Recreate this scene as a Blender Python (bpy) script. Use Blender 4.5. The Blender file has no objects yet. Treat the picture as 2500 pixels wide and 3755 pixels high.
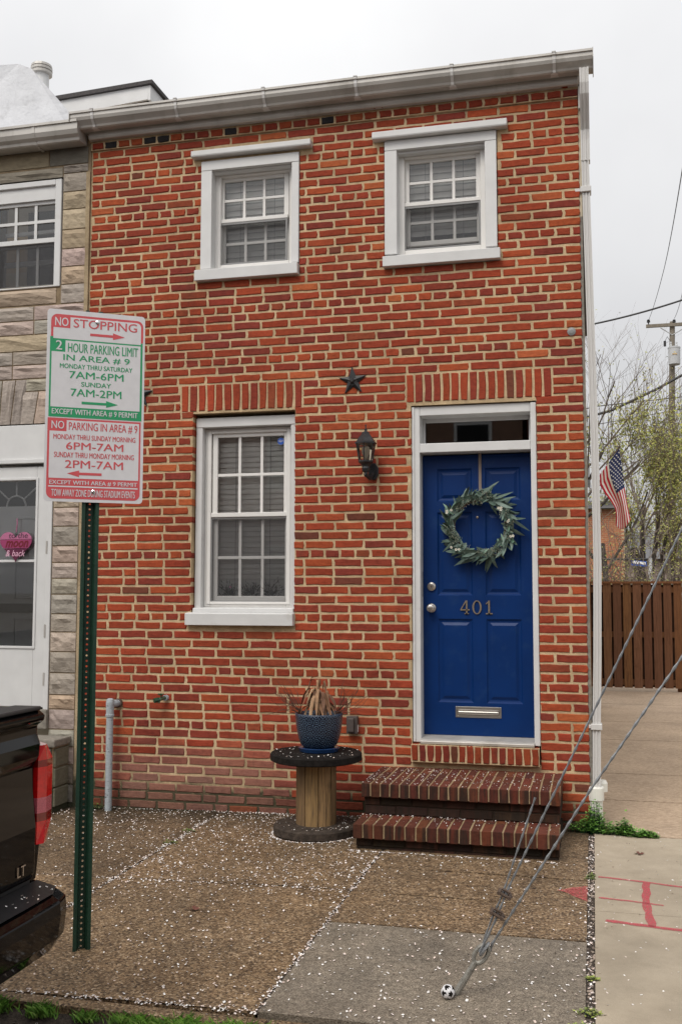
import bpy, bmesh, math, random
from mathutils import Vector, Matrix
random.seed(7)
R = math.radians
scene = bpy.context.scene
COL = scene.collection
# ------------------------------------------------------------------ camera
YAW, PITCH, ROLL, F = R(13.85), R(4.52), R(0.06), 3735.0
CAM = Vector((0.03, -7.2, 1.65))
fw = Vector((-math.sin(YAW)*math.cos(PITCH), math.cos(YAW)*math.cos(PITCH), math.sin(PITCH)))
rt = Vector((math.cos(YAW), math.sin(YAW), 0)); up = rt.cross(fw)
rt, up = math.cos(ROLL)*rt+math.sin(ROLL)*up, -math.sin(ROLL)*rt+math.cos(ROLL)*up
cd = bpy.data.cameras.new('camera'); cam = bpy.data.objects.new('camera', cd); COL.objects.link(cam)
cd.sensor_fit = 'AUTO'; cd.sensor_width = 36; cd.lens = F/3755*36; cd.clip_start = .05; cd.clip_end = 5000
m = Matrix((rt, up, -fw)).transposed().to_4x4(); m.translation = CAM; cam.matrix_world = m
scene.camera = cam
# ------------------------------------------------------------------ sky, sun, exposure
SUN_EL, SUN_AZ = R(52), R(200)          # soft sun behind cloud, behind the viewer
w = bpy.data.worlds.new('World'); scene.world = w; w.use_nodes = True
nt = w.node_tree; nt.nodes.clear(); L = nt.links
sky = nt.nodes.new('ShaderNodeTexSky'); sky.sky_type = 'NISHITA'; sky.sun_disc = False
sky.sun_elevation = SUN_EL; sky.sun_rotation = SUN_AZ; sky.air_density = 1; sky.dust_density = 6
hs = nt.nodes.new('ShaderNodeHueSaturation'); hs.inputs['Saturation'].default_value = .12
L.new(sky.outputs[0], hs.inputs['Color'])
b1 = nt.nodes.new('ShaderNodeBackground'); b1.inputs[1].default_value = .05; L.new(hs.outputs[0], b1.inputs[0])
tc = nt.nodes.new('ShaderNodeTexCoord'); sp = nt.nodes.new('ShaderNodeSeparateXYZ'); L.new(tc.outputs['Generated'], sp.inputs[0])
cr = nt.nodes.new('ShaderNodeValToRGB'); e = cr.color_ramp.elements
e[0].position = 0; e[0].color = (.60, .60, .605, 1); e[1].position = 1; e[1].color = (1.45, 1.45, 1.45, 1)
L.new(sp.outputs['Z'], cr.inputs[0])
nz = nt.nodes.new('ShaderNodeTexNoise'); nz.inputs['Scale'].default_value = 2.2; nz.inputs['Detail'].default_value = 5
L.new(tc.outputs['Generated'], nz.inputs['Vector'])
cr2 = nt.nodes.new('ShaderNodeValToRGB'); e = cr2.color_ramp.elements
e[0].position = .3; e[0].color = (.80, .80, .815, 1); e[1].position = .7; e[1].color = (1.06, 1.06, 1.06, 1)
L.new(nz.outputs[0], cr2.inputs[0])
mx = nt.nodes.new('ShaderNodeMix'); mx.data_type = 'RGBA'; mx.blend_type = 'MULTIPLY'; mx.inputs[0].default_value = 1
L.new(cr.outputs[0], mx.inputs[6]); L.new(cr2.outputs[0], mx.inputs[7])
b2 = nt.nodes.new('ShaderNodeBackground'); b2.inputs[1].default_value = .82; L.new(mx.outputs[2], b2.inputs[0])
ad = nt.nodes.new('ShaderNodeAddShader'); L.new(b1.outputs[0], ad.inputs[0]); L.new(b2.outputs[0], ad.inputs[1])
wo = nt.nodes.new('ShaderNodeOutputWorld'); L.new(ad.outputs[0], wo.inputs[0])
sd = bpy.data.lights.new('sun', 'SUN'); sd.energy = 1.5; sd.angle = R(25); sd.color = (1, .93, .83)
so = bpy.data.objects.new('sun', sd); COL.objects.link(so)
sdir = Vector((math.sin(SUN_AZ)*math.cos(SUN_EL), math.cos(SUN_AZ)*math.cos(SUN_EL), math.sin(SUN_EL)))
so.rotation_euler = sdir.to_track_quat('Z', 'Y').to_euler(); so.location = (0, -20, 30)
scene.view_settings.view_transform = 'Standard'; scene.view_settings.look = 'None'
scene.view_settings.exposure = 0.0; scene.view_settings.gamma = 1
# ------------------------------------------------------------------ pixel -> place (photo px, 2500 wide)
def ray(px, py): return rt*((px-1250)/F) - up*((py-1877.5)/F) + fw
def onY(px, py, Y=0.):
    d = ray(px, py); return CAM + d*((Y-CAM.y)/d.y)
def zm(ox, oy, s): return lambda x, y, Y=0.: onY(ox+x/s, oy+y/s, Y)
def gz(x, y): return .07 + .02*max(-3, min(0, x+1.5)) + .01*max(-3.4, min(y, 0))
def depth(p): return (Vector(p)-CAM).dot(fw)
# ------------------------------------------------------------------ helpers
class MB:
    def __init__(s): s.v = []; s.f = []; s.c = []; s.m = []; s.col = None; s.mi = 0
    def add(s, vs, fs):
        o = len(s.v); s.v += [tuple(v) for v in vs]
        for f in fs: s.f.append([i+o for i in f]); s.c.append(s.col); s.m.append(s.mi)
        return s
    def box(s, x0, x1, y0, y1, z0, z1, M=None):
        vs = [Vector((x, y, z)) for x in (x0, x1) for y in (y0, y1) for z in (z0, z1)]
        if M: vs = [M @ v for v in vs]
        return s.add(vs, [(0,1,3,2),(4,6,7,5),(0,4,5,1),(2,3,7,6),(0,2,6,4),(1,5,7,3)])
    def quad(s, a, b, c, d): return s.add([a, b, c, d], [(0,1,2,3)])
    def prism(s, poly, y0, y1, M=None):           # polygon in XZ (counter-clockwise seen from -Y), extruded in Y
        n = len(poly); vs = [Vector((x, y0, z)) for x, z in poly]+[Vector((x, y1, z)) for x, z in poly]
        if M: vs = [M @ v for v in vs]
        return s.add(vs, [list(range(n)), list(range(2*n-1, n-1, -1))]+[((i+1)%n, i, i+n, (i+1)%n+n) for i in range(n)])
    def extr(s, prof, x0, x1, M=None):            # profile in (y,z) extruded along X
        n = len(prof); vs = [Vector((x0, y, z)) for y, z in prof]+[Vector((x1, y, z)) for y, z in prof]
        if M: vs = [M @ v for v in vs]
        return s.add(vs, [list(range(n)), list(range(2*n-1, n-1, -1))]+[((i+1)%n, i, i+n, (i+1)%n+n) for i in range(n)])
    def tube(s, pts, r, n=6, cap=True):
        pts = [Vector(p) for p in pts]; k = len(pts); rr = r if isinstance(r, (list, tuple)) else [r]*k
        vs = []; u = None
        for i, p in enumerate(pts):
            t = (pts[min(i+1, k-1)]-pts[max(i-1, 0)]).normalized()
            if u is None: u = t.orthogonal().normalized()
            u = (u - t*u.dot(t)); u = u.normalized() if u.length > 1e-6 else t.orthogonal().normalized()
            v = t.cross(u)
            vs += [p+(u*math.cos(a)+v*math.sin(a))*rr[i] for a in [2*math.pi*j/n for j in range(n)]]
        fs = [(i*n+j, i*n+(j+1)%n, (i+1)*n+(j+1)%n, (i+1)*n+j) for i in range(k-1) for j in range(n)]
        if cap: fs += [list(range(n-1, -1, -1)), [(k-1)*n+j for j in range(n)]]
        return s.add(vs, fs)
    def lathe(s, prof, c=(0,0,0), n=24, a0=0, M=None):   # prof (r,z)
        k = len(prof); c = Vector(c)
        vs = [c+Vector((r*math.cos(a0+2*math.pi*j/n), r*math.sin(a0+2*math.pi*j/n), z)) for r, z in prof for j in range(n)]
        if M: vs = [M @ v for v in vs]
        fs = [(i*n+j, i*n+(j+1)%n, (i+1)*n+(j+1)%n, (i+1)*n+j) for i in range(k-1) for j in range(n)]
        fs += [list(range(n-1, -1, -1)), [(k-1)*n+j for j in range(n)]]
        return s.add(vs, fs)
def wloc(o):
    v = Vector((0,0,0))
    while o: v = v+o.location; o = o.parent
    return v
def new_mesh(name, mb, off=Vector((0,0,0)), mats=(), smooth=False, bev=0., seg=1):
    me = bpy.data.meshes.new(name)
    me.from_pydata([Vector(v)-off for v in mb.v], [], mb.f)
    for mt in mats: me.materials.append(mt)
    if any(mb.m): me.polygons.foreach_set('material_index', mb.m)
    if any(c is not None for c in mb.c):
        at = me.color_attributes.new('tint', 'FLOAT_COLOR', 'CORNER'); buf = []
        for p in me.polygons: buf += list(mb.c[p.index] or (.5,.5,.5))[:3]*0 + [x for _ in range(p.loop_total) for x in (*(mb.c[p.index] or (.5,.5,.5)), 1.)]
        at.data.foreach_set('color', buf)
    if bev:
        bm = bmesh.new(); bm.from_mesh(me); bmesh.ops.remove_doubles(bm, verts=bm.verts, dist=1e-6)
        es = [ed for ed in bm.edges if len(ed.link_faces) == 2 and ed.calc_face_angle(0) > .5]
        bmesh.ops.bevel(bm, geom=es, offset=bev, segments=seg, profile=.6, affect='EDGES', clamp_overlap=True)
        bm.to_mesh(me); bm.free()
    if smooth: me.polygons.foreach_set('use_smooth', [True]*len(me.polygons))
    me.update(); return me
def tag(o, label=None, cat=None, group=None, kind=None):
    for k, v in (('label', label), ('category', cat), ('group', group), ('kind', kind)):
        if v: o[k] = v
    return o
def obj(name, mb, mat, parent=None, bev=0., smooth=False, seg=1, label=None, cat=None, group=None, kind=None, loc=None):
    off = wloc(parent) if parent else Vector(loc or (0,0,0))
    mats = mat if isinstance(mat, (list, tuple)) else [mat]
    o = bpy.data.objects.new(name, new_mesh(name, mb, off, mats, smooth, bev, seg)); COL.objects.link(o)
    if parent: o.parent = parent
    elif loc: o.location = loc
    return tag(o, label, cat, group, kind)
def inst(name, me, parent, M):
    o = bpy.data.objects.new(name, me); COL.objects.link(o); o.parent = parent
    o.matrix_local = Matrix.Translation(-wloc(parent)) @ M if parent else M
    return o
def thing(name, loc, label, cat, group=None):
    o = bpy.data.objects.new(name, None); COL.objects.link(o); o.location = loc; o.empty_display_size = .1
    return tag(o, label, cat, group)
def U(a, b): return random.uniform(a, b)
def text_mb(s, x0, x1, z0, z1, M, shear=0, depth=.0006, fit=True, bold=0.):
    cu = bpy.data.curves.new('t', 'FONT'); cu.body = s; cu.size = 1; cu.shear = shear; cu.offset = bold; cu.resolution_u = 3
    o = bpy.data.objects.new('t', cu); COL.objects.link(o)
    me = bpy.data.meshes.new_from_object(o.evaluated_get(bpy.context.evaluated_depsgraph_get()))
    mb = MB(); xs = [v.co.x for v in me.vertices]; ys = [v.co.y for v in me.vertices]
    sx = (x1-x0)/(max(xs)-min(xs)); sz = (z1-z0)/(max(ys)-min(ys))
    if not fit: sx = sz = min(sx, sz)
    vs = [M @ Vector((x0+(v.co.x-min(xs))*sx, -depth, z0+(v.co.y-min(ys))*sz)) for v in me.vertices]
    mb.add(vs, [list(p.vertices) for p in me.polygons])
    bpy.data.objects.remove(o); bpy.data.curves.remove(cu); bpy.data.meshes.remove(me)
    return mb
# ------------------------------------------------------------------ materials
def nodes(name):
    mt = bpy.data.materials.new(name); mt.use_nodes = True; t = mt.node_tree
    return mt, t, t.nodes['Principled BSDF'], t.nodes['Material Output']
def N(t, typ, **kw):
    n = t.nodes.new(typ)
    for k, v in kw.items():
        if k in ('data_type', 'blend_type', 'operation', 'feature', 'distance', 'noise_dimensions', 'attribute_name', 'wave_type', 'bands_direction'): setattr(n, k, v)
        else: n.inputs[k.replace('_', ' ')].default_value = v
    return n
def ramp(t, src, stops):
    r = t.nodes.new('ShaderNodeValToRGB'); el = r.color_ramp.elements
    while len(el) < len(stops): el.new(.5)
    for q, (p, c) in zip(el, stops): q.position = p; q.color = (*c, 1) if len(c) == 3 else c
    t.links.new(src, r.inputs[0]); return r.outputs[0]
def mixc(t, a, b, fac, mode='MIX'):
    n = N(t, 'ShaderNodeMix', data_type='RGBA', blend_type=mode)
    for sock, v in ((n.inputs[0], fac), (n.inputs[6], a), (n.inputs[7], b)):
        if isinstance(v, (int, float)): sock.default_value = v
        elif isinstance(v, tuple): sock.default_value = (*v, 1)[:4]
        else: t.links.new(v, sock)
    return n.outputs[2]
def noise(t, vec, scale, detail=4, rough=.55, out=0):
    n = N(t, 'ShaderNodeTexNoise', Scale=scale, Detail=detail, Roughness=rough)
    if vec is not None: t.links.new(vec, n.inputs['Vector'])
    return n.outputs[out]
def pos(t, scale=(1,1,1)):
    g = t.nodes.new('ShaderNodeNewGeometry'); mp = N(t, 'ShaderNodeMapping'); mp.inputs['Scale'].default_value = scale
    t.links.new(g.outputs['Position'], mp.inputs[0]); return mp.outputs[0]
def bump(t, p, h, strength=.3, dist=.01):
    b = N(t, 'ShaderNodeBump', Strength=strength, Distance=dist); t.links.new(h, b.inputs['Height']); t.links.new(b.outputs[0], p.inputs['Normal'])
G3 = lambda v: (v, v, v)
def mat(name, base, rough=.6, var=.15, scale=20, bmp=.15, bscale=120, bdist=.004, metal=0, spec=.5, dirt=None, dscale=3, stretch=(1,1,1), coat=0):
    mt, t, p, o = nodes(name); v = pos(t, stretch)
    if base == 'tint': a = N(t, 'ShaderNodeAttribute', attribute_name='tint'); c = a.outputs['Color']
    else: c = base
    n1 = noise(t, v, scale)
    c = mixc(t, c, ramp(t, n1, [(.3, G3(1-var)), (.7, G3(1+var))]), 1., 'MULTIPLY')
    if dirt: c = mixc(t, c, dirt[0], ramp(t, noise(t, v, dscale, 6, .65), [(dirt[1], (0,0,0)), (dirt[2], (1,1,1))]))
    t.links.new(c, p.inputs['Base Color']); p.inputs['Roughness'].default_value = rough; p.inputs['Metallic'].default_value = metal
    p.inputs['Specular IOR Level'].default_value = spec; p.inputs['Coat Weight'].default_value = coat
    if bmp: bump(t, p, noise(t, v, bscale, 5, .6), bmp, bdist)
    return mt
M_ = {}
def brickmat(name, bs=.5, streak=False):
    mt, t, p, o = nodes(name); v = pos(t, (1,1,1.6))
    c = N(t, 'ShaderNodeAttribute', attribute_name='tint').outputs['Color']
    c = mixc(t, c, ramp(t, noise(t, v, 26, 6, .65), [(.28, (.74,.70,.70)), (.5, (1,1,1)), (.75, (1.2,1.24,1.2))]), 1., 'MULTIPLY')
    c = mixc(t, c, ramp(t, noise(t, v, 260, 3, .6), [(.3, (.82,.82,.82)), (.7, (1.16,1.16,1.16))]), 1., 'MULTIPLY')
    c = mixc(t, c, ramp(t, noise(t, pos(t), 1.5, 7, .62), [(.30, (.70,.70,.74)), (.5, (1,1,1)), (.72, (1.14,1.12,1.06))]), 1., 'MULTIPLY')
    # rain streaks and soot
    c = mixc(t, c, (.06,.035,.026), ramp(t, noise(t, pos(t, (1,1,.22)), 4.2, 7, .7), [(.60, (0,0,0)), (.80, (.6,)*3)]))
    # smears of mortar and pale bloom
    c = mixc(t, c, (.42,.30,.20), ramp(t, noise(t, pos(t, (1,1,1)), 9, 8, .75), [(.63, (0,0,0)), (.82, (.42,)*3)]))
    if streak:   # black algae streaks running down the front faces of the treads
        g = t.nodes.new('ShaderNodeNewGeometry'); sx = t.nodes.new('ShaderNodeSeparateXYZ'); t.links.new(g.outputs['True Normal'], sx.inputs[0])
        ng = N(t, 'ShaderNodeMath', operation='MULTIPLY'); t.links.new(sx.outputs['Y'], ng.inputs[0]); ng.inputs[1].default_value = -1.
        st = ramp(t, noise(t, pos(t, (1,1,.12)), 22, 5, .65), [(.42, (0,0,0)), (.60, (.85,)*3)])
        c = mixc(t, c, (.022,.016,.012), mixc(t, (0,0,0), st, ramp(t, ng.outputs[0], [(.4, (0,0,0)), (.6, (1,1,1))])))
    t.links.new(c, p.inputs['Base Color']); p.inputs['Roughness'].default_value = .9; p.inputs['Specular IOR Level'].default_value = .2
    h = mixc(t, noise(t, pos(t, (1,1,3)), 30, 6, .7), noise(t, v, 220, 3, .6), .35)
    bump(t, p, h, bs, .012); return mt
M_['brick'] = brickmat('brick_clay'); M_['stepbrick'] = brickmat('step_brick_clay', .3, True)
def mortar(name, base, dark, alg=True):
    mt, t, p, o = nodes(name); v = pos(t)
    c = mixc(t, base, ramp(t, noise(t, v, 14, 6, .7), [(.25, (.72,.70,.68)), (.7, (1.14,1.14,1.12))]), 1., 'MULTIPLY')
    c = mixc(t, c, ramp(t, noise(t, v, 350, 2, .6), [(.3, G3(.75)), (.7, G3(1.18))]), 1., 'MULTIPLY')
    c = mixc(t, c, ramp(t, noise(t, v, 1.9, 6, .65), [(.3, (.66,.64,.63)), (.55, (1,1,1)), (.75, (1.12,1.13,1.16))]), 1., 'MULTIPLY')
    if alg:      # moss and damp rising from the pavement
        g = t.nodes.new('ShaderNodeNewGeometry'); s = t.nodes.new('ShaderNodeSeparateXYZ'); t.links.new(g.outputs['Position'], s.inputs[0])
        ma = N(t, 'ShaderNodeMath', operation='MULTIPLY_ADD'); t.links.new(noise(t, v, 5, 6, .7), ma.inputs[0]); ma.inputs[1].default_value = -.34; t.links.new(s.outputs['Z'], ma.inputs[2])
        c = mixc(t, dark, c, ramp(t, ma.outputs[0], [(-.02, (0,0,0)), (.10, (1,1,1))]))
    t.links.new(c, p.inputs['Base Color']); p.inputs['Roughness'].default_value = .95; p.inputs['Specular IOR Level'].default_value = .15
    bump(t, p, noise(t, v, 90, 6, .7), .6, .008); return mt
M_['mortar'] = mortar('sand_mortar', (.58,.44,.275), (.075,.065,.04))
M_['stepmortar'] = mortar('step_mortar', (.34,.25,.15), (.05,.04,.025), False)
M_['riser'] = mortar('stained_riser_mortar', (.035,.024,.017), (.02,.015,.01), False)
M_['stonemortar2'] = mortar('smeared_joint', (.42,.33,.215), (.05,.05,.03))
M_['white'] = mat('white_paint', (.61,.61,.605), .45, .05, 6, .10, 60, .003, dirt=((.42,.40,.36), .62, .95), dscale=5)
M_['vinyl'] = mat('white_vinyl', (.71,.695,.67), .35, .03, 6, .05, 40, .002, dirt=((.5,.47,.42), .66, .98), dscale=6)
M_['screenframe'] = mat('grey_screen_frame', (.22,.22,.22), .5, .08, 8)
M_['alu'] = mat('gutter_metal', (.45,.43,.40), .42, .12, 3, .08, 30, .004, metal=.25, dirt=((.24,.22,.19), .52, .85), dscale=4, stretch=(1,1,.25))
M_['spout'] = mat('white_downspout', (.58,.57,.555), .4, .07, 4, .06, 30, .003, dirt=((.33,.31,.27), .55, .92), dscale=3, stretch=(1,1,.3))
M_['pvc'] = mat('white_pvc', (.75,.74,.68), .4, .05, 8, .03)
M_['black'] = mat('black_iron', (.014,.015,.017), .42, .3, 30, .3, 150, .003)
M_['blue'] = mat('blue_door_paint', (.0008,.023,.115), .42, .10, 5, .12, 130, .002, spec=.22, dirt=((.012,.042,.13), .55, .85), dscale=8)
M_['nickel'] = mat('satin_nickel', (.55,.52,.48), .28, .06, 20, .03, metal=.9)
M_['bronze'] = mat('aged_number_metal', (.33,.27,.20), .4, .15, 60, .1, metal=.7)
M_['dark'] = mat('dark_room', (.012,.012,.013), .9, .1)
M_['blind'] = mat('blind_slat', (.88,.86,.81), .6, .05, 10, .03)
M_['blindgrey'] = mat('grey_blind_slat', (.40,.40,.40), .55, .05, 10, .03)
M_['stone'] = mat('formstone', 'tint', .9, .12, 18, .45, 30, .02, spec=.2, dirt=((.22,.185,.14), .58, .9), dscale=6, stretch=(1,1,1.8))
M_['stonemortar'] = mortar('formstone_joint', (.30,.23,.15), (.05,.05,.03))
M_['tar'] = mat('grey_roof_coating', (.55,.56,.585), .6, .08, 4, .45, 9, .03, dirt=((.30,.30,.31), .58, .85), dscale=5)
M_['shingle'] = mat('dark_shingle', (.06,.055,.055), .9, .3, 60, .5, 60)
M_['roofgrey'] = mat('roof_sheet', (.12,.12,.125), .8, .2, 10)
M_['stucco'] = mat('cream_stucco', (.52,.45,.33), .9, .12, 9, .4, 80)
M_['yellow'] = mat('tan_siding', (.55,.40,.22), .85, .1, 10, .2)
M_['signwhite'] = mat('sign_white', (.66,.65,.66), .4, .04, 25, .03, dirt=((.42,.40,.40), .64, .95), dscale=9)
M_['signred'] = mat('sign_red', (.60,.085,.095), .45, .05, 30, .02)
M_['signgreen'] = mat('sign_green', (.02,.30,.12), .45, .05, 30, .02)
M_['postgreen'] = mat('green_post_paint', (.008,.036,.02), .5, .2, 25, .15, 90, dirt=((.02,.02,.016), .6, .85), dscale=10)
M_['steel'] = mat('galvanised_strand', (.27,.28,.29), .5, .15, 80, .25, 260, .002, metal=.6)
M_['rust'] = mat('rusty_clamp', (.10,.068,.05), .75, .3, 90, .4, 200, .002, metal=.3)
M_['rod'] = mat('galvanised_rod', (.30,.29,.26), .55, .2, 60, .3, 150, .002, metal=.5, dirt=((.10,.09,.07), .5, .8), dscale=40)
M_['paint'] = mat('truck_black_paint', (.002,.002,.0024), .05, .05, 5, 0, spec=.22)
M_['plastic'] = mat('black_plastic', (.012,.012,.013), .45, .15, 40, .25, 300, .001)
M_['chrome'] = mat('chrome', (.75,.75,.76), .12, .03, 10, 0, metal=1)
M_['lampred'] = mat('red_lens', (.62,.005,.007), .15, .2, 40, .1, 140, .003, coat=1)
M_['lampdark'] = mat('dark_red_lens', (.20,.002,.003), .12, .2, 40, .1, 140, .003, coat=1)
M_['lampclear'] = mat('pink_lens', (.52,.10,.13), .15, .2, 200, .6, 260, .003, coat=1)
M_['rubber'] = mat('tyre_rubber', (.012,.012,.012), .85, .1)
M_['spooldark'] = mat('weathered_dark_wood', (.012,.010,.009), .85, .5, 26, .5, 60, .006, spec=.15, dirt=((.09,.065,.045), .70, .80), dscale=9)
M_['spoolbase'] = mat('grey_weathered_wood', (.055,.042,.033), .85, .4, 26, .5, 60, .006, spec=.2, dirt=((.02,.016,.013), .48, .75), dscale=8)
M_['soil'] = mat('potting_soil', (.018,.012,.009), .95, .4, 60, .8, 90)
M_['dead'] = mat('dry_leaf', 'tint', .8, .25, 30, .3)
M_['twig'] = mat('dry_twig', (.10,.045,.028), .85, .2, 40)
M_['leaf'] = mat('leaf', 'tint', .55, .18, 40, .15)
M_['bark'] = mat('bark', (.055,.045,.037), .9, .35, 6, .6, 14, .03)
M_['barklite'] = mat('grey_twig_bark', (.16,.125,.10), .9, .3, 6, .4, 14, .03)
M_['polewood'] = mat('utility_pole_wood', (.20,.175,.14), .9, .2, 2, .4, 8, .03, stretch=(4,4,.3))
M_['greymetal'] = mat('grey_enamel', (.47,.48,.49), .45, .08, 3, .05)
M_['wire'] = mat('black_cable', (.02,.02,.022), .6, .1)
M_['petal'] = mat('petal', 'tint', .7, .05, 60, 0)
M_['grass'] = mat('grass_blade', 'tint', .6, .2, 30, 0)
M_['pipe'] = mat('peeling_grey_pipe', (.35,.385,.41), .6, .12, 20, .5, 50, .006, dirt=((.05,.045,.04), .60, .68), dscale=26, stretch=(1,1,2.4))
M_['brass'] = mat('green_brass', (.11,.16,.10), .45, .4, 60, .3, metal=.5)
M_['greenknob'] = mat('green_enamel', (.008,.06,.03), .3, .2, 40, .05)
M_['outlet'] = mat('brown_outlet_cover', (.075,.06,.055), .45, .15, 20, .1)
M_['sticker'] = mat('blue_sticker', (.02,.09,.42), .5, .05)
M_['whitetext'] = mat('white_print', (.78,.79,.80), .5, .03)
M_['flagred'] = mat('flag_red', (.55,.012,.035), .8, .08, 20, .1)
M_['flagwhite'] = mat('flag_white', (.84,.81,.76), .8, .06, 20, .1)
M_['flagblue'] = mat('flag_blue', (.018,.03,.11), .8, .1, 20, .1)
M_['heartpink'] = mat('heart_pink', (.42,.13,.24), .5, .06); M_['heartmid'] = mat('heart_magenta', (.27,.03,.11), .5, .06); M_['heartdark'] = mat('heart_plum', (.09,.004,.035), .5, .06)
M_['redtext'] = mat('heart_red', (.14,.0,.008), .5, .03); M_['pinktext'] = mat('heart_pale', (.75,.42,.55), .5, .03); M_['greytext'] = mat('heart_grey', (.06,.02,.04), .5, .03)
M_['opp_a'] = mat('red_house_wall', (.20,.06,.04), .9, .25, 6); M_['opp_b'] = mat('brown_house_wall', (.22,.13,.09), .9, .2, 6)
M_['hazebldg'] = mat('far_brown_wall', (.24,.19,.165), .9, .15, 2)
M_['asphalt'] = mat('asphalt', (.055,.055,.055), .9, .3, 120, .6, 160, .006)
M_['earth'] = mat('earth', (.12,.10,.07), .95, .3, .4, .3, 8, .05)
M_['dirt'] = mat('joint_dirt', (.045,.033,.024), .95, .5, 60, .8, 90, .01)
M_['kerb'] = mat('kerb_stone', (.21,.19,.16), .9, .25, 30, .5, 60, .008)
M_['cabinet'] = mat('sheer_curtain', (.5,.5,.5), .9, .05)
def aggregate(name, stops, scale=115, wet=.5, grit=1.):
    mt, t, p, o = nodes(name); v = pos(t)
    vo = N(t, 'ShaderNodeTexVoronoi', Scale=scale); t.links.new(v, vo.inputs['Vector'])
    sc = t.nodes.new('ShaderNodeSeparateColor'); t.links.new(vo.outputs['Color'], sc.inputs[0])
    c = ramp(t, sc.outputs[0], stops)
    c = mixc(t, c, ramp(t, noise(t, v, scale*.13, 4, .7), [(.3, G3(.72)), (.7, G3(1.28))]), 1., 'MULTIPLY')
    c = mixc(t, c, ramp(t, noise(t, v, 1.7, 6, .7), [(.3, (.66,.66,.66)), (.7, (1.22,1.20,1.17))]), 1., 'MULTIPLY')
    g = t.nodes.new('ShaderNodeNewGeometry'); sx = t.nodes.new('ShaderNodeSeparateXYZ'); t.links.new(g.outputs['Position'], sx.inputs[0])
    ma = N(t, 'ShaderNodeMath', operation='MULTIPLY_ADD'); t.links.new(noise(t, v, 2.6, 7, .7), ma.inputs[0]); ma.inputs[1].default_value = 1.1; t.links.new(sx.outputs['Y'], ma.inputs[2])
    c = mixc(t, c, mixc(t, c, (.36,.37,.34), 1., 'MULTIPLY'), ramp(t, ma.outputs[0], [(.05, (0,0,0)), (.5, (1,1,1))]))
    c = mixc(t, c, mixc(t, c, (.55,.53,.50), 1., 'MULTIPLY'), ramp(t, noise(t, pos(t), .9, 8, .72), [(.52, (0,0,0)), (.66, (1,1,1))]))
    t.links.new(c, p.inputs['Base Color'])
    t.links.new(ramp(t, noise(t, v, 1.2, 5, .6), [(.35, G3(wet)), (.65, G3(.85))]), p.inputs['Roughness']); p.inputs['Specular IOR Level'].default_value = .35
    bump(t, p, vo.outputs['Distance'], .5*grit, .006); return mt
AGG = [(0., (.04,.026,.015)), (.3, (.125,.080,.044)), (.6, (.185,.121,.067)), (.85, (.25,.170,.096)), (1., (.37,.28,.19))]
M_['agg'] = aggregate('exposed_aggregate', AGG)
M_['aggdark'] = aggregate('mossy_aggregate', [(p, tuple(c[i]*k for i, k in enumerate((.75,.76,.78)))) for p, c in AGG])
M_['concdark'] = aggregate('grey_patch_concrete', [(0., (.09,.074,.056)), (.5, (.175,.145,.112)), (1., (.28,.24,.19))], 240, .5, .5)
def smoothconc(name, a, b, sc, stretch=(1,1,1), bs=.25):
    mt, t, p, o = nodes(name); v = pos(t, stretch)
    c = ramp(t, noise(t, v, sc, 8, .7), [(.3, a), (.7, b)])
    c = mixc(t, c, ramp(t, noise(t, pos(t), 1.1, 5, .6), [(.3, G3(.78)), (.7, G3(1.15))]), 1., 'MULTIPLY')
    c = mixc(t, c, ramp(t, noise(t, pos(t), 300, 2, .6), [(.3, G3(.86)), (.7, G3(1.12))]), 1., 'MULTIPLY')
    t.links.new(c, p.inputs['Base Color']); p.inputs['Roughness'].default_value = .8; p.inputs['Specular IOR Level'].default_value = .3
    bump(t, p, noise(t, v, sc*3, 5, .6), bs, .006); return mt
M_['apron'] = smoothconc('apron_concrete', (.27,.225,.165), (.39,.33,.25), 3)
M_['drive'] = smoothconc('broomed_driveway', (.27,.185,.12), (.66,.51,.375), 34, (1.,2.6,1), 1.)
def glass(name, tint=(.96,.97,.97), refl=1.0):
    mt, t, p, o = nodes(name); t.nodes.remove(p)
    tr = N(t, 'ShaderNodeBsdfTransparent'); tr.inputs[0].default_value = (*tint, 1)
    gl = N(t, 'ShaderNodeBsdfGlossy', Roughness=.015); fr = N(t, 'ShaderNodeFresnel', IOR=1.55)
    mu = N(t, 'ShaderNodeMath', operation='MULTIPLY'); t.links.new(fr.outputs[0], mu.inputs[0]); mu.inputs[1].default_value = refl*1.9
    ms = t.nodes.new('ShaderNodeMixShader'); t.links.new(mu.outputs[0], ms.inputs[0]); t.links.new(tr.outputs[0], ms.inputs[1]); t.links.new(gl.outputs[0], ms.inputs[2])
    t.links.new(ms.outputs[0], o.inputs[0]); return mt
M_['glass'] = glass('window_glass'); M_['smoke'] = glass('smoked_glass', (.80,.74,.64), .7)
def screen(name, a, c=(.03,.03,.032)):
    mt, t, p, o = nodes(name); p.inputs['Base Color'].default_value = (*c, 1); p.inputs['Roughness'].default_value = .8
    tr = N(t, 'ShaderNodeBsdfTransparent'); ms = t.nodes.new('ShaderNodeMixShader'); ms.inputs[0].default_value = a
    t.links.new(tr.outputs[0], ms.inputs[1]); t.links.new(p.outputs[0], ms.inputs[2]); t.links.new(ms.outputs[0], o.inputs[0]); return mt
M_['screen'] = screen('insect_screen', .34, (.07,.07,.075))
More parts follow.
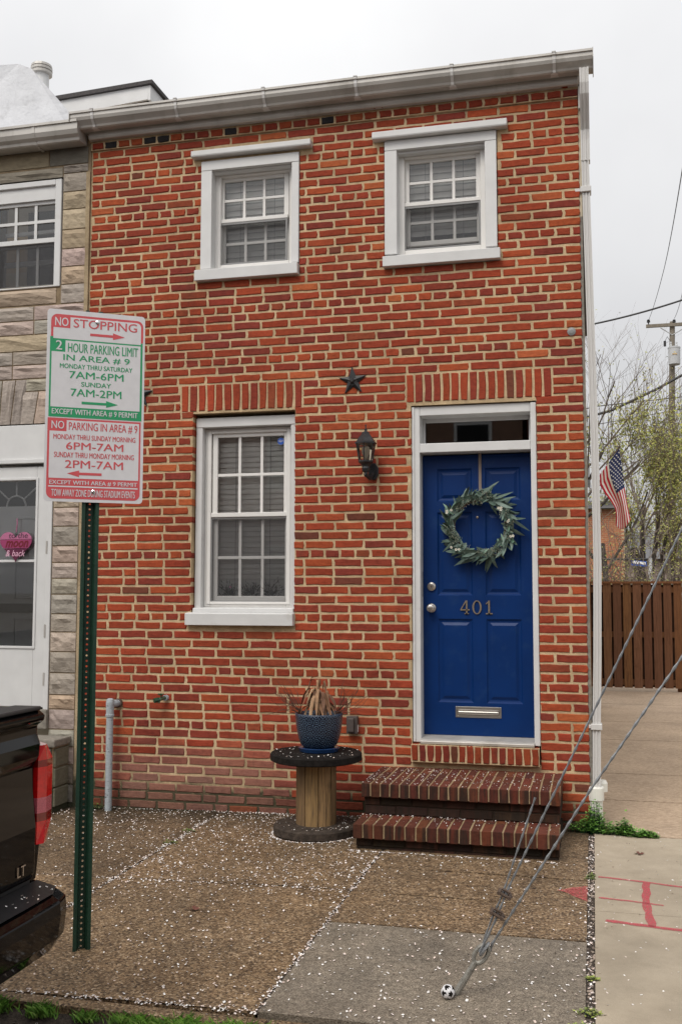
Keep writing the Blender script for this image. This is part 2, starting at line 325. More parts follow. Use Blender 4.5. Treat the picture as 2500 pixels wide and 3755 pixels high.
def wood(name, base, dark, sc=6, stretch=(12,12,.7)):
    mt, t, p, o = nodes(name); v = pos(t, stretch)
    a = N(t, 'ShaderNodeAttribute', attribute_name='tint').outputs['Color']
    c = mixc(t, base, a, 1., 'MULTIPLY')
    c = mixc(t, c, dark, ramp(t, noise(t, v, sc, 6, .65), [(.42, (0,0,0)), (.72, (1,1,1))]))
    c = mixc(t, c, dark, ramp(t, noise(t, pos(t), 7, 3, .5), [(.6, (0,0,0)), (.8, (.6,.6,.6))]))
    t.links.new(c, p.inputs['Base Color']); p.inputs['Roughness'].default_value = .75; p.inputs['Specular IOR Level'].default_value = .3
    bump(t, p, noise(t, v, sc*2, 5, .6), .4, .004); return mt
M_['fence'] = wood('brown_fence_stain', (.20,.088,.036), (.09,.036,.015))
M_['stave'] = wood('weathered_stave', (.27,.165,.08), (.09,.06,.036), 9)
def spray(name, c, lo=.25, hi=.92, r0=.30, r1=.52):
    mt, t, p, o = nodes(name); p.inputs['Base Color'].default_value = (*c, 1); p.inputs['Roughness'].default_value = .7
    tr = N(t, 'ShaderNodeBsdfTransparent'); ms = t.nodes.new('ShaderNodeMixShader')
    t.links.new(ramp(t, noise(t, pos(t), 110, 5, .75), [(r0, G3(lo)), (r1, G3(hi))]), ms.inputs[0])
    t.links.new(tr.outputs[0], ms.inputs[1]); t.links.new(p.outputs[0], ms.inputs[2]); t.links.new(ms.outputs[0], o.inputs[0]); return mt
M_['spray'] = spray('red_spray_paint', (.46,.055,.075), .1, .85, .32, .56); M_['spraylite'] = spray('thin_red_spray', (.50,.06,.08), .05, .8, .40, .62)
def potmat():
    mt, t, p, o = nodes('patterned_blue_glaze'); tcn = t.nodes.new('ShaderNodeTexCoord')
    mp = N(t, 'ShaderNodeMapping'); t.links.new(tcn.outputs['UV'], mp.inputs[0]); mp.inputs['Scale'].default_value = (22, 6.2, 1)
    vo = N(t, 'ShaderNodeTexVoronoi', Scale=1., Randomness=0.); vo.voronoi_dimensions = '2D'; t.links.new(mp.outputs[0], vo.inputs['Vector'])
    vo2 = N(t, 'ShaderNodeTexVoronoi', Scale=2.6, Randomness=.85); vo2.voronoi_dimensions = '2D'; vo2.feature = 'DISTANCE_TO_EDGE'; t.links.new(mp.outputs[0], vo2.inputs['Vector'])
    rings = N(t, 'ShaderNodeMath', operation='SINE'); mu = N(t, 'ShaderNodeMath', operation='MULTIPLY'); t.links.new(vo.outputs['Distance'], mu.inputs[0]); mu.inputs[1].default_value = 22; t.links.new(mu.outputs[0], rings.inputs[0])
    k1 = ramp(t, rings.outputs[0], [(.55, (0,0,0)), (.8, (1,1,1))]); k2 = ramp(t, vo2.outputs['Distance'], [(.05, (1,1,1)), (.13, (0,0,0))])
    k = mixc(t, k1, k2, .4, 'LIGHTEN')
    k = mixc(t, k, (0,0,0), ramp(t, noise(t, pos(t), 160, 3), [(.4, (0,0,0)), (.65, (.75,.75,.75))]))
    c = mixc(t, (.002,.004,.018), (.10,.16,.225), k); t.links.new(c, p.inputs['Base Color']); p.inputs['Roughness'].default_value = .25
    bump(t, p, k, .4, .002); return mt
M_['pot'] = potmat(); M_['saucer'] = mat('blue_glaze', (.008,.03,.09), .22, .2, 20, .05, coat=.5)

# ================================================================== SETTING
def slabs():
    sw = thing('sidewalk', (0,0,0), None, None); sw['kind'] = 'structure'
    def slab(x0, x1, y0, y1, mt, g=.006, nx=4, ny=4, dz=0):
        mb = MB(); x0 += g; x1 -= g; y0 += g; y1 -= g; vs = []; fs = []
        for i in range(nx+1):
            for j in range(ny+1):
                x = x0+(x1-x0)*i/nx; y = y0+(y1-y0)*j/ny; vs.append((x, y, gz(x, y)+dz+U(-.0012, .0012)))
        for i in range(nx):
            for j in range(ny): a = i*(ny+1)+j; fs.append((a, a+ny+1, a+ny+2, a+1))
        mb.add(vs, fs)
        # side skirts
        for (xa, ya, xb, yb) in ((x0,y0,x1,y0),(x1,y0,x1,y1),(x1,y1,x0,y1),(x0,y1,x0,y0)):
            mb.quad((xa,ya,gz(xa,ya)+dz),(xa,ya,-.08),(xb,yb,-.08),(xb,yb,gz(xb,yb)+dz))
        return obj('slab', mb, mt, sw)
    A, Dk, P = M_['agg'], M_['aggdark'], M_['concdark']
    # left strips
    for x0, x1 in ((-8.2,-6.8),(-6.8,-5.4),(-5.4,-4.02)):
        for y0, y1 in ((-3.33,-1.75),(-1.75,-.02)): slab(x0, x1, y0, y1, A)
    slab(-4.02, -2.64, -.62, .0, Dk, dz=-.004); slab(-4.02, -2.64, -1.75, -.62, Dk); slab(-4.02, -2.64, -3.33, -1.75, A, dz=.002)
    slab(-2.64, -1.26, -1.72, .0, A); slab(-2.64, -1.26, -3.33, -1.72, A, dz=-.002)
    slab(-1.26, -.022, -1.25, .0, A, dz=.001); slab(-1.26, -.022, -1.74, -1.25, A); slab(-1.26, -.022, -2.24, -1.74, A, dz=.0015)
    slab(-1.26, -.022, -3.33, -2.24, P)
    mb = MB(); mb.box(-9, -.0, -3.34, .2, -.2, .0); vs = []
    obj('joint_bed', mb, M_['dirt'], sw)
    mb = MB()   # gritty dirt filling the joints almost to the top
    for x in (-1.26, -2.64, -4.02):
        mb.quad((x-.012,-3.33,gz(x,-3.33)-.004),(x+.012,-3.33,gz(x,-3.33)-.004),(x+.012,0,gz(x,0)-.004),(x-.012,0,gz(x,0)-.004))
    mb.quad((-.05,-3.33,gz(0,-3.33)-.006),(.03,-3.33,gz(0,-3.33)-.006),(.03,-.02,gz(0,0)-.006),(-.05,-.02,gz(0,0)-.006))
    obj('joint_fill', mb, M_['dirt'], sw)
    mb = MB()   # little stones in the wide joint beside the apron
    for i in range(420):
        x = U(-.024, .008); y = U(-3.3, -.25); r = U(.003, .008); mb.col = random.choice([(.30,.24,.19),(.42,.33,.27),(.13,.10,.08),(.07,.05,.04),(.52,.45,.40)])
        mb.lathe([(r*.6,-r*.5),(r,0),(r*.55,r*.55)], (x, y, gz(x,y)-.003), 5, U(0, 6))
    obj('joint_gravel', mb, M_['petal'], sw, kind='stuff')
    # driveway apron
    ap = thing('driveway_apron', (0,0,0), None, None); ap['kind'] = 'structure'
    for x0, x1, y0, y1 in ((.010,2.4,-1.78,-.17),(.010,2.4,-3.33,-1.784),(2.404,5.,-3.33,-.17)):
        mb = MB(); mb.box(x0, x1, y0, y1, -.12, gz(0,y0)+.001)
        for i, v in enumerate(mb.v):
            if v[2] > -.1: mb.v[i] = (v[0], v[1], gz(0, v[1])+.003)
        obj('slab', mb, M_['apron'], ap)
    def stroke(pts, wd):
        mb = MB(); n = 14*(len(pts)-1); L_, R_ = [], []; ph = U(0,6)
        for i in range(n+1):
            f = i/n*(len(pts)-1); k = min(int(f), len(pts)-2); f -= k
            a, b = Vector(pts[k]), Vector(pts[k+1]); p = a.lerp(b, f); d = (b-a).normalized(); q = Vector((-d.y, d.x))
            h1 = wd*.5*(1+.18*math.sin(i*.7+ph)+U(-.06,.06)); h2 = wd*.5*(1+.18*math.sin(i*.9+2*ph)+U(-.06,.06)); L_.append(p+q*h1); R_.append(p-q*h2)
        vs = [(p.x, p.y, gz(p.x, p.y)+.0055) for p in L_+R_]
        mb.add(vs, [(i, i+1, n+2+i, n+1+i) for i in range(n)]); return mb
    obj('paint_mark', stroke([(.03,-1.17),(.25,-1.21),(.60,-1.30)], .024), M_['spray'], ap)
    obj('paint_mark', stroke([(.285,-1.23),(.265,-1.60),(.275,-1.97)], .040), M_['spray'], ap)
    obj('paint_mark', stroke([(.03,-1.56),(.2,-1.585),(.35,-1.62)], .02), M_['spray'], ap)
    obj('paint_mark', stroke([(.06,-1.925),(.27,-1.965),(.60,-2.02)], .036), M_['spray'], ap)
    mb = MB(); pts = [(-.19,-1.484),(-.15,-1.46),(-.11,-1.415),(-.07,-1.40),(-.03,-1.372),(-.026,-1.46),(-.03,-1.55),(-.028,-1.655),(-.07,-1.60),(-.10,-1.57),(-.14,-1.51)]
    mb.add([(x,y,gz(x,y)+.007) for x,y in pts], [list(range(11))[::-1]]); obj('paint_mark', mb, M_['spraylite'], sw, label='red sprayed arrow head')
    # driveway behind
    dw = thing('driveway', (0,0,0), None, None); dw['kind'] = 'structure'
    ys = [-.165, 1.0, 2.2, 4.34, 5.95, 8.0, 10.4, 14]
    for a, b in zip(ys, ys[1:]):
        for x0, x1 in ((.005, 2.6),(2.606, 5.)):
            mb = MB(); mb.box(x0, x1, a+.011, b-.011, -.1, .072); obj('slab', mb, M_['drive'], dw)
    mb = MB(); mb.box(0, 5., -.16, 14, -.12, .050); obj('joint_fill', mb, M_['dirt'], dw)
    # kerb, street, earth
    kb = thing('kerb', (0,0,0), None, None); kb['kind'] = 'structure'
    for i in range(10):
        x = -12+i*1.8; mb = MB(); mb.box(x+.004, x+1.796, -3.425, -3.345, -.3, .026); obj('kerb_stone', mb, M_['agg'], kb, bev=.012, seg=2)
    mb = MB(); mb.quad((-60,-3.62,-.07),(60,-3.62,-.07),(60,-3.42,-.004),(-60,-3.42,-.004)); obj('gutter_dirt', mb, M_['dirt'], kind='structure')
    mb = MB(); mb.quad((-60,-14,-.115),(60,-14,-.115),(60,-3.52,-.07),(-60,-3.52,-.07)); obj('street', mb, M_['asphalt'], kind='structure')
    mb = MB(); mb.quad((-1500,-1500,-.14),(1500,-1500,-.14),(1500,1500,-.14),(-1500,1500,-.14)); obj('ground', mb, M_['earth'], kind='structure')
    mb = MB(); mb.quad((-40,8,.03),(40,8,.03),(40,80,.03),(-40,80,.03)); obj('back_lot', mb, M_['earth'], kind='structure')
slabs()

# ================================================================== BRICK HOUSE
HX0, HX1 = -3.80, -.012
house = thing('brick_house', (-1.9, 0, .05), 'two storey red brick row house with blue front door and white windows', 'house')
CH = .06665
OPEN = [(-2.860,-2.073,4.035,4.985), (-1.416,-.590,4.03,4.99), (-2.905,-2.100,1.41,3.005), (-1.222,-.338,.475,2.995)]
BLOCK = [(-2.935,-1.968,5.003,5.058), (-1.502,-.510,4.992,5.052), (-2.896,-2.070,4.03,4.128), (-1.425,-.568,4.027,4.118), (-2.937,-2.093,1.403,1.504),
         (-3.015,-2.035,3.020,3.232), (-1.268,-.217,3.020,3.232), (-1.232,-.34,.47,.60)]
HEAD = {0,6,12,19,26,32,41,47,53,59,64}
PAL = [((.355,.066,.026),6),((.325,.058,.025),5),((.285,.052,.027),4),((.405,.085,.029),2.6),((.245,.048,.029),1.6),((.30,.070,.030),1),((.46,.12,.040),.5),((.18,.058,.032),.25)]
PT = sum(p[1] for p in PAL)
def tint(dark=0):
    r = U(0, PT)
    for c, wgt in PAL:
        r -= wgt
        if r <= 0: break
    k = U(.78, .96); return tuple(x*k*g_*U(.96, 1.04) for x, g_ in zip(c, (.98,.95,1.08)))
def brick_mb(mb, x0, x1, z0, z1, y, rng, d=.09, rough=.0024):
    l, h = x1-x0, z1-z0; nl = 3
    j = lambda: rng.uniform(-rough, rough)
    sag = rng.uniform(-.0012, .0012)
    per = [(x0+l*i/nl, z0) for i in range(nl+1)] + [(x1, z0+h*.5)] + [(x1-l*i/nl, z1) for i in range(nl+1)] + [(x0, z0+h*.5)]
    per = [(x+j()+(rng.uniform(0,.006) if i in (0,9) else -rng.uniform(0,.006) if i in (3,5) else 0), z+j()+sag*(x-x0)/l) for i, (x, z) in enumerate(per)]
    n = len(per); cx, cz = (x0+x1)/2, (z0+z1)/2
    a = [(x+(.004 if x < cx else -.004), y+rng.uniform(-.001,.001), z+(.004 if z < cz else -.004)) for x, z in per]
    b = [(x, y+.0045, z) for x, z in per]; c = [(x, y+d, z) for x, z in per]
    mb.add(a+b+c, [list(range(n))]+[(i, i+n, (i+1)%n+n, (i+1)%n) for i in range(n)]+[(i+n, i+2*n, (i+1)%n+2*n, (i+1)%n+n) for i in range(n)])
def lay_bricks():
    rng = random.Random(3); out = []
    for k in range(-9, 70):
        zc = .667+k*CH; z0 = zc-CH/2+.0080; z1 = zc+CH/2-.0086
        corb = k >= 68; head = corb or k in HEAD
        yf = {68:-.022, 69:-.045}.get(k, 0.)
        pitch = .1115 if head else .2235
        x = HX1+(.0 if not corb else .0); row = []
        first = .5 if (k % 2 and not head) else 1.
        if head and k % 2: first = .55
        while x > HX0+.02:
            wd = pitch*first*rng.uniform(.965, 1.035); first = 1.
            if not head and rng.random() < .035: wd *= .5
            xa = max(x-wd, HX0); row.append((xa+.0074, x-.0074)); x = xa
        if row and row[0][1] < HX1: row[0] = (row[0][0], HX1)
        for (a, b) in row:
            segs = [(a, b)]
            for (ox0, ox1, oz0, oz1) in OPEN+BLOCK:
                if oz1 <= z0+.012 or oz0 >= z1-.012: continue
                ns = []
                for (p, q) in segs:
                    if q <= ox0 or p >= ox1: ns.append((p, q)); continue
                    if p < ox0: ns.append((p, ox0))
                    if q > ox1: ns.append((ox1, q))
                segs = ns
            for (p, q) in segs:
                if q-p < .028: continue
                c = tint(); 
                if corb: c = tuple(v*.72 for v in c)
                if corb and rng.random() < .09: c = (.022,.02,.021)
                # salt bloom and damp low on the left of the wall
                u = (p+q)/2; f = max(0, min(1, (.62-zc)/.3))*max(0, min(1, (-2.05-u)/.25))*max(0, min(1, (u+3.75)/.4))
                if f > 0 and rng.random() < .9: g = .72*f; c = tuple(v*(1-g)+x_*g for v, x_ in zip(c, (.27,.15,.118)))
                if zc < .30: f = (.30-zc)/.27*.72*rng.uniform(.6,1.15); c = tuple(v*(1-f)+x_*f for v, x_ in zip(c, (.07,.05,.034)))
                out.append((p, q, z0+rng.uniform(-.001,.0012), z1+rng.uniform(-.0012,.001), yf+rng.uniform(-.003,.0005), c))
    return out, rng
def build_brickwork():
    bl, rng = lay_bricks()
    area = lambda b: (b[1]-b[0])*(b[3]-b[2])/depth(((b[0]+b[1])/2, 0, (b[2]+b[3])/2))**2
    bl.sort(key=area, reverse=True)
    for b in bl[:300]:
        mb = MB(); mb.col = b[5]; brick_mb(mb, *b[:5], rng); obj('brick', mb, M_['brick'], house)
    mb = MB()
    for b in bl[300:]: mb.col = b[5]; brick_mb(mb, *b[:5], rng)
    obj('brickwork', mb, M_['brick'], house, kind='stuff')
    # soldier lintels
    for x0, x1, n in ((-3.010,-2.040,14), (-1.263,-.222,16)):
        for i in range(n):
            a = x0+(x1-x0)*i/n+.0065; b = x0+(x1-x0)*(i+1)/n-.0065; mb = MB(); mb.col = tuple(v*1.02 for v in tint())
            brick_mb(mb, a, b, 3.026+U(-.002,.002), 3.224+U(-.002,.002), U(-.003,0), rng); obj('lintel_brick', mb, M_['brick'], house)
    # mortar wall with openings
    mb = MB(); Y = .0046; xs = sorted({HX0-.02, HX1-.006, *[o[0]-.004 for o in OPEN], *[o[1]+.004 for o in OPEN]}); zs = sorted({-.1, 5.23, *[o[2]-.004 for o in OPEN], *[o[3]+.004 for o in OPEN]})
    for a, b in zip(xs, xs[1:]):
        for c, d in zip(zs, zs[1:]):
            mx_, mz = (a+b)/2, (c+d)/2
            if any(o[0]-.004 < mx_ < o[1]+.004 and o[2]-.004 < mz < o[3]+.004 for o in OPEN): continue
            mb.quad((a,Y,c),(b,Y,c),(b,Y,d),(a,Y,d))
    mb.box(HX0-.02, HX1, -.018, .0, 5.232, 5.36); mb.box(HX0, HX1-.004, -.0145, .02, 5.168, 5.24)
    for o in OPEN:
        a, b, c, d = o[0]-.004, o[1]+.004, o[2]-.004, o[3]+.004
        mb.quad((a,Y,c),(a,Y,d),(a,.3,d),(a,.3,c)); mb.quad((b,Y,c),(b,.3,c),(b,.3,d),(b,Y,d)); mb.quad((a,Y,d),(b,Y,d),(b,.3,d),(a,.3,d)); mb.quad((a,Y,c),(a,.3,c),(b,.3,c),(b,Y,c))
    mb.quad((HX1-.006,Y,-.1),(HX1-.006,.4,-.1),(HX1-.006,.4,5.23),(HX1-.006,Y,5.23))
    obj('mortar_wall', mb, M_['mortar'], house)
build_brickwork()
def house_shell():
    mb = MB(); X0, X1 = HX0, -.02
    mb.box(X1-.2, X1, .05, 7.8, -.1, 5.36); obj('side_wall', mb, M_['stucco'], house)
    mb = MB(); mb.extr([(.05,5.3605),(3.9,6.27),(7.8,5.3605)], X1-.2, X1-.001); obj('gable_wall', mb, M_['stucco'], house)
    mb = MB(); mb.box(X0, X1-.2, 7.6, 7.8, -.1, 5.36); mb.box(X0-.02, X0+.1, .35, 7.6, -.1, 5.36); obj('back_wall', mb, M_['stucco'], house)
    mb = MB(); mb.box(X0+.1, X1-.2, .34, 7.6, .3, .4); mb.box(X0+.1, X1-.2, .34, 7.6, 3.2, 3.4); mb.box(X0+.1, X1-.2, .34, 7.6, 5.1, 5.2)
    for (a, b) in ((X0+.1, -2.95), (-2.05, -1.28), (-.3, X1-.2)): mb.box(a, b, .30, .36, -.05, 5.3)
    mb.box(-2.96,-2.04,.30,.36,3.03,4.02); mb.box(-1.29,-.29,.30,.36,3.03,4.02); mb.box(-2.96,-2.04,.30,.36,-.05,1.40); mb.box(X0+.1, X1-.2, .30, .36, 5.0, 5.3)
    obj('interior', mb, M_['dark'], house)
    mb = MB(); mb.extr([(-.10,5.395),(3.9,6.3),(7.9,5.395),(7.9,5.45),(3.9,6.36),(-.10,5.45)], X0-.05, .05); obj('roof', mb, M_['roofgrey'], house)
    # fascia, bed mould, gutter
    mb = MB(); mb.box(X0-.03, -.005, -.062, .05, 5.292, 5.40); obj('fascia', mb, M_['alu'], house)
    mb = MB(); mb.extr([(-.02,5.236),(-.058,5.240),(-.066,5.258),(-.066,5.298),(-.02,5.298)], X0-.0, -.01); obj('bed_moulding', mb, M_['alu'], house, bev=.004)
    g = [(-.064,5.412),(-.064,5.296),(-.138,5.290),(-.150,5.298),(-.156,5.312),(-.168,5.326),(-.186,5.345),(-.194,5.368),(-.194,5.395),(-.204,5.398),(-.204,5.414),(-.190,5.414),(-.186,5.400),(-.075,5.396)]
    mb = MB(); mb.extr(g, -3.895, .092); gt = obj('gutter', mb, M_['alu'], house)
    mb = MB(); mb.extr([(-.062,5.416),(-.062,5.272),(-.148,5.272),(-.208,5.35),(-.208,5.418)], .092, .097); obj('end_cap', mb, M_['alu'], gt); mb = MB(); mb.extr([(-.062,5.414),(-.062,5.29),(-.148,5.288),(-.206,5.35),(-.206,5.416)], -3.899, -3.895); obj('end_cap', mb, M_['alu'], gt)
    for x in (-3.705,-3.005,-2.299,-1.592,-.886,-.17):
        mb = MB(); p = [(-.198,5.418),(-.209,5.414),(-.209,5.398),(-.199,5.392),(-.199,5.368),(-.191,5.343),(-.172,5.322),(-.160,5.309),(-.153,5.293),(-.138,5.285),(-.09,5.288)]
        for (a, b) in zip(p, p[1:]): 
            w0 = .011 if a[0] < -.15 else .022
            mb.quad((x-w0,a[0],a[1]),(x+w0,a[0],a[1]),(x+(.011 if b[0] < -.14 else .03),b[0],b[1]),(x-(.011 if b[0] < -.14 else .03),b[0],b[1]))
        mb.box(x-.014, x+.014, -.212, -.18, 5.414, 5.421); obj('gutter_strap', mb, M_['spout'], gt)
    # downspout with elbows, at the corner
    ds = thing('downspout', (0,0,0), None, None); ds.parent = house; ds.location = Vector((.03,-.05,.3))-house.location
    def spout(path, wx=.031, wy=.04, name='pipe', mt='spout'):
        mb = MB(); ring = []
        for (x, y, z, tilt) in path:
            q = []
            nx = 5
            prof = [(-wx,-wy),(-wx*.7,-wy),(-wx*.55,-wy+.007),(-wx*.3,-wy+.007),(-wx*.15,-wy),(wx*.15,-wy),(wx*.3,-wy+.007),(wx*.55,-wy+.007),(wx*.7,-wy),(wx,-wy),(wx,wy),(-wx,wy)]
            for (a, b) in prof: q.append(Vector((x+a, y+b*math.cos(tilt), z+b*math.sin(tilt))))
            ring.append(q)
        n = len(ring[0])
        for i in range(len(ring)-1):
            mb.add(ring[i]+ring[i+1], [((j+1)%n, j, j+n, (j+1)%n+n) for j in range(n)])
        mb.add(ring[0], [list(range(n))]); mb.add(ring[-1], [list(range(n-1,-1,-1))])
        return obj(name, mb, M_[mt], ds)
    cx = .032
    spout([(cx,-.13,5.30,0),(cx,-.13,5.20,.15),(cx,-.115,5.14,.5),(cx,-.02,5.00,.9),(cx,.02,4.94,.5),(cx,.03,4.86,.1),(cx,.03,4.70,0)], name='elbow')
    spout([(.028,.03,4.75,0),(.045,.03,3.6,0),(.058,.03,2.7,0),(.062,.03,1.84,0)], .0265, .034)
    spout([(.062,.03,1.87,0),(.05,.03,1.2,0),(.036,.03,.74,0),(.030,.03,.30,0)], .027, .035)
    for z, x in ((4.49,.03),(.745,.036)):
        mb = MB(); mb.box(x-.037, x+.037, -.017, .08, z-.02, z+.02); mb.box(x-.075, x-.03, .0, .012, z-.012, z+.012); obj('strap', mb, M_['spout'], ds, bev=.003)
    mb = MB(); mb.lathe([(.046,.02),(.046,.25),(.055,.255),(.055,.335),(.05,.345)], (.022,.03,0), 20); mb.lathe([(.04,.30),(.04,.355),(.03,.375)], (.062,.10,0), 16); obj('boot', mb, M_['pvc'], ds, smooth=False)
    # corner trim above; strip below coloured darker to stand for the gap's shade
    mb = MB(); mb.box(-.019,.004,.008,.05,.3,4.3); obj('gap_shade_strip', mb, M_['kerb'], house); mb = MB(); mb.box(-.019,.004,.012,.05,4.3,5.1); obj('corner_board', mb, M_['stucco'], house); mb = MB(); mb.box(-.0115,.006,-.02,.05,5.08,5.24); obj('corner_block', mb, M_['alu'], house)
    # iron bolts and patches near the corner
    mb = MB(); mb.lathe([(.026,0),(.03,.008),(.012,.014)], (0,0,0), 10, M=Matrix.Translation((-.085,.004,3.475)) @ Matrix.Rotation(R(90), 4, 'X')); obj('wall_patch', mb, M_['screenframe'], house)
house_shell()

# ------------------------------------------------------------------ windows
def rect_frame(mb, x0, x1, z0, z1, y0, y1, w, wt=None, wb=None):
    wt = wt or w; wb = wb or w
    mb.box(x0, x0+w, y0, y1, z0, z1); mb.box(x1-w, x1, y0, y1, z0, z1)
    mb.box(x0+w, x1-w, y0+.0005, y1-.0005, z1-wt, z1); mb.box(x0+w, x1-w, y0+.0005, y1-.0005, z0, z0+wb)
def sash(win, x0, x1, z0, z1, y, w, cols=3, rows=2, scr=False, mun=.011, fm='vinyl', wt=None, wb=None):
    mb = MB(); rect_frame(mb, x0, x1, z0, z1, y, y+.03, w, wt, wb); obj('sash', mb, M_[fm], win, bev=.003)
    gx0, gx1, gz0, gz1 = x0+w, x1-w, z0+(wb or w), z1-(wt or w)
    for i in range(cols):
        for j in range(rows):
            a = gx0+(gx1-gx0)*i/cols; b = gx0+(gx1-gx0)*(i+1)/cols; c = gz0+(gz1-gz0)*j/rows; d = gz0+(gz1-gz0)*(j+1)/rows
            mb = MB(); mb.quad((a,y+.017,c),(b,y+.017,c),(b,y+.017,d),(a,y+.017,d)); obj('pane', mb, M_['glass'], win)
    for i in range(1, cols):
        x = gx0+(gx1-gx0)*i/cols; mb = MB(); mb.box(x-mun, x+mun, y+.006, y+.0155, gz0, gz1); obj('muntin', mb, M_[fm], win, bev=.002)
    for j in range(1, rows):
        z = gz0+(gz1-gz0)*j/rows; mb = MB(); mb.box(gx0, gx1, y+.0055, y+.015, z-mun, z+mun); obj('muntin', mb, M_[fm], win, bev=.002)
def blind(win, x0, x1, z0, z1, y, pitch=.041, mt='blind', tilt=62, gap=0):
    prof = []
    n = int((z1-z0)/pitch); sw = pitch*1.14
    for i in range(n):
        z = z1-pitch*(i+.5); mb = MB(); t = R(tilt+U(-3, 3)); q = []
        for k in range(5):
            s = (k/4-.5)*sw; c = .004*(1-(2*k/4-1)**2)
            q.append((y+s*math.cos(t)-c*math.sin(t), z+s*math.sin(t)))
        dz = U(-.0015, .0015); vs = [(x0, a, b+dz) for a, b in q]+[(x1, a, b-dz) for a, b in q]
        mb.add(vs, [(k, k+5, k+6, k+1) for k in range(4)]); obj('blind_slat', mb, M_[mt], win)
    for f in (.28, .72, .97):
        x = x0+(x1-x0)*f; mb = MB(); mb.box(x-.0012, x+.0012, y-.026, y-.024, z0, z1); obj('blind_cord', mb, M_['screenframe'], win)
def upper_window(cx0, cx1, ix0, ix1, sx0, sx1, drip, sill, zt, ajar):
    win = thing('window', (0,0,0), None, None); win.parent = house; win.location = Vector(((cx0+cx1)/2, 0, 4.1))-house.location
    zb = 4.128
    mb = MB(); mb.box(cx0, ix0, -.012, .1, zb, zt-.075); obj('casing', mb, M_['white'], win, bev=.003)
    mb = MB(); mb.box(ix1, cx1, -.012, .1, zb, zt-.075); obj('casing', mb, M_['white'], win, bev=.003)
    mb = MB(); mb.box(cx0, cx1, -.014, .1, zt-.075, zt); obj('head_casing', mb, M_['white'], win, bev=.003)
    mb = MB(); mb.extr([(-.055,drip[2]),(-.06,drip[2]+.012),(-.06,drip[3]),(.06,drip[3]+.004),(.06,drip[2])], drip[0], drip[1]); obj('drip_cap', mb, M_['white'], win, bev=.004)
    mb = MB(); mb.extr([(-.050,sill[2]),(-.052,sill[3]-.012),(.1,sill[3]+.006),(.1,sill[2])], sill[0], sill[1]); obj('sill', mb, M_['white'], win, bev=.003)
    mb = MB(); rect_frame(mb, ix0-.02, ix1+.02, zb-.02, 4.93, .075, .19, .062, .05, .07); obj('window_frame', mb, M_['vinyl'], win, bev=.004)
    mb = MB(); mb.box(ix0-.03, ix1+.03, .02, .075, 4.895, 4.93); mb.box(ix0-.03,ix0-.0005,.0,.08,zb,4.92); obj('reveal', mb, M_['white'], win)
    zm_ = 4.535
    sash(win, sx0+.012, sx1-.008, zm_-.01, 4.885, .110, .040, wt=.034, wb=.026)
    sash(win, sx0+.012, sx1-.008, 4.175+(.055 if ajar else 0), zm_+.012+(.03 if ajar else 0), .148, .040, wt=.026, wb=.036)
    mb = MB(); mb.box(sx0+.012, sx1-.012, .090, .118, zm_-.018, zm_+.012); obj('meeting_rail', mb, M_['vinyl'], win, bev=.003)
    mb = MB(); rect_frame(mb, sx0+.015, sx1-.015, 4.182, zm_-.02, .092, .104, .014); obj('screen_frame', mb, M_['screenframe'], win)
    mb = MB(); mb.quad((sx0+.025,.098,4.19),(sx1-.025,.098,4.19),(sx1-.025,.098,zm_-.03),(sx0+.025,.098,zm_-.03)); obj('insect_screen', mb, M_['screen'], win)
    blind(win, sx0-.02, sx1+.03, 4.15 if not ajar else 4.28, 4.90, .215, .048, 'blind', 74)
upper_window(-2.860,-2.073,-2.772,-2.130,-2.765,-2.178,(-2.930,-1.971,5.006,5.055),(-2.893,-2.072,4.031,4.125),4.982,False)
upper_window(-1.414,-.592,-1.322,-.676,-1.302,-.705,(-1.500,-.511,4.994,5.049),(-1.423,-.570,4.029,4.116),4.990,True)
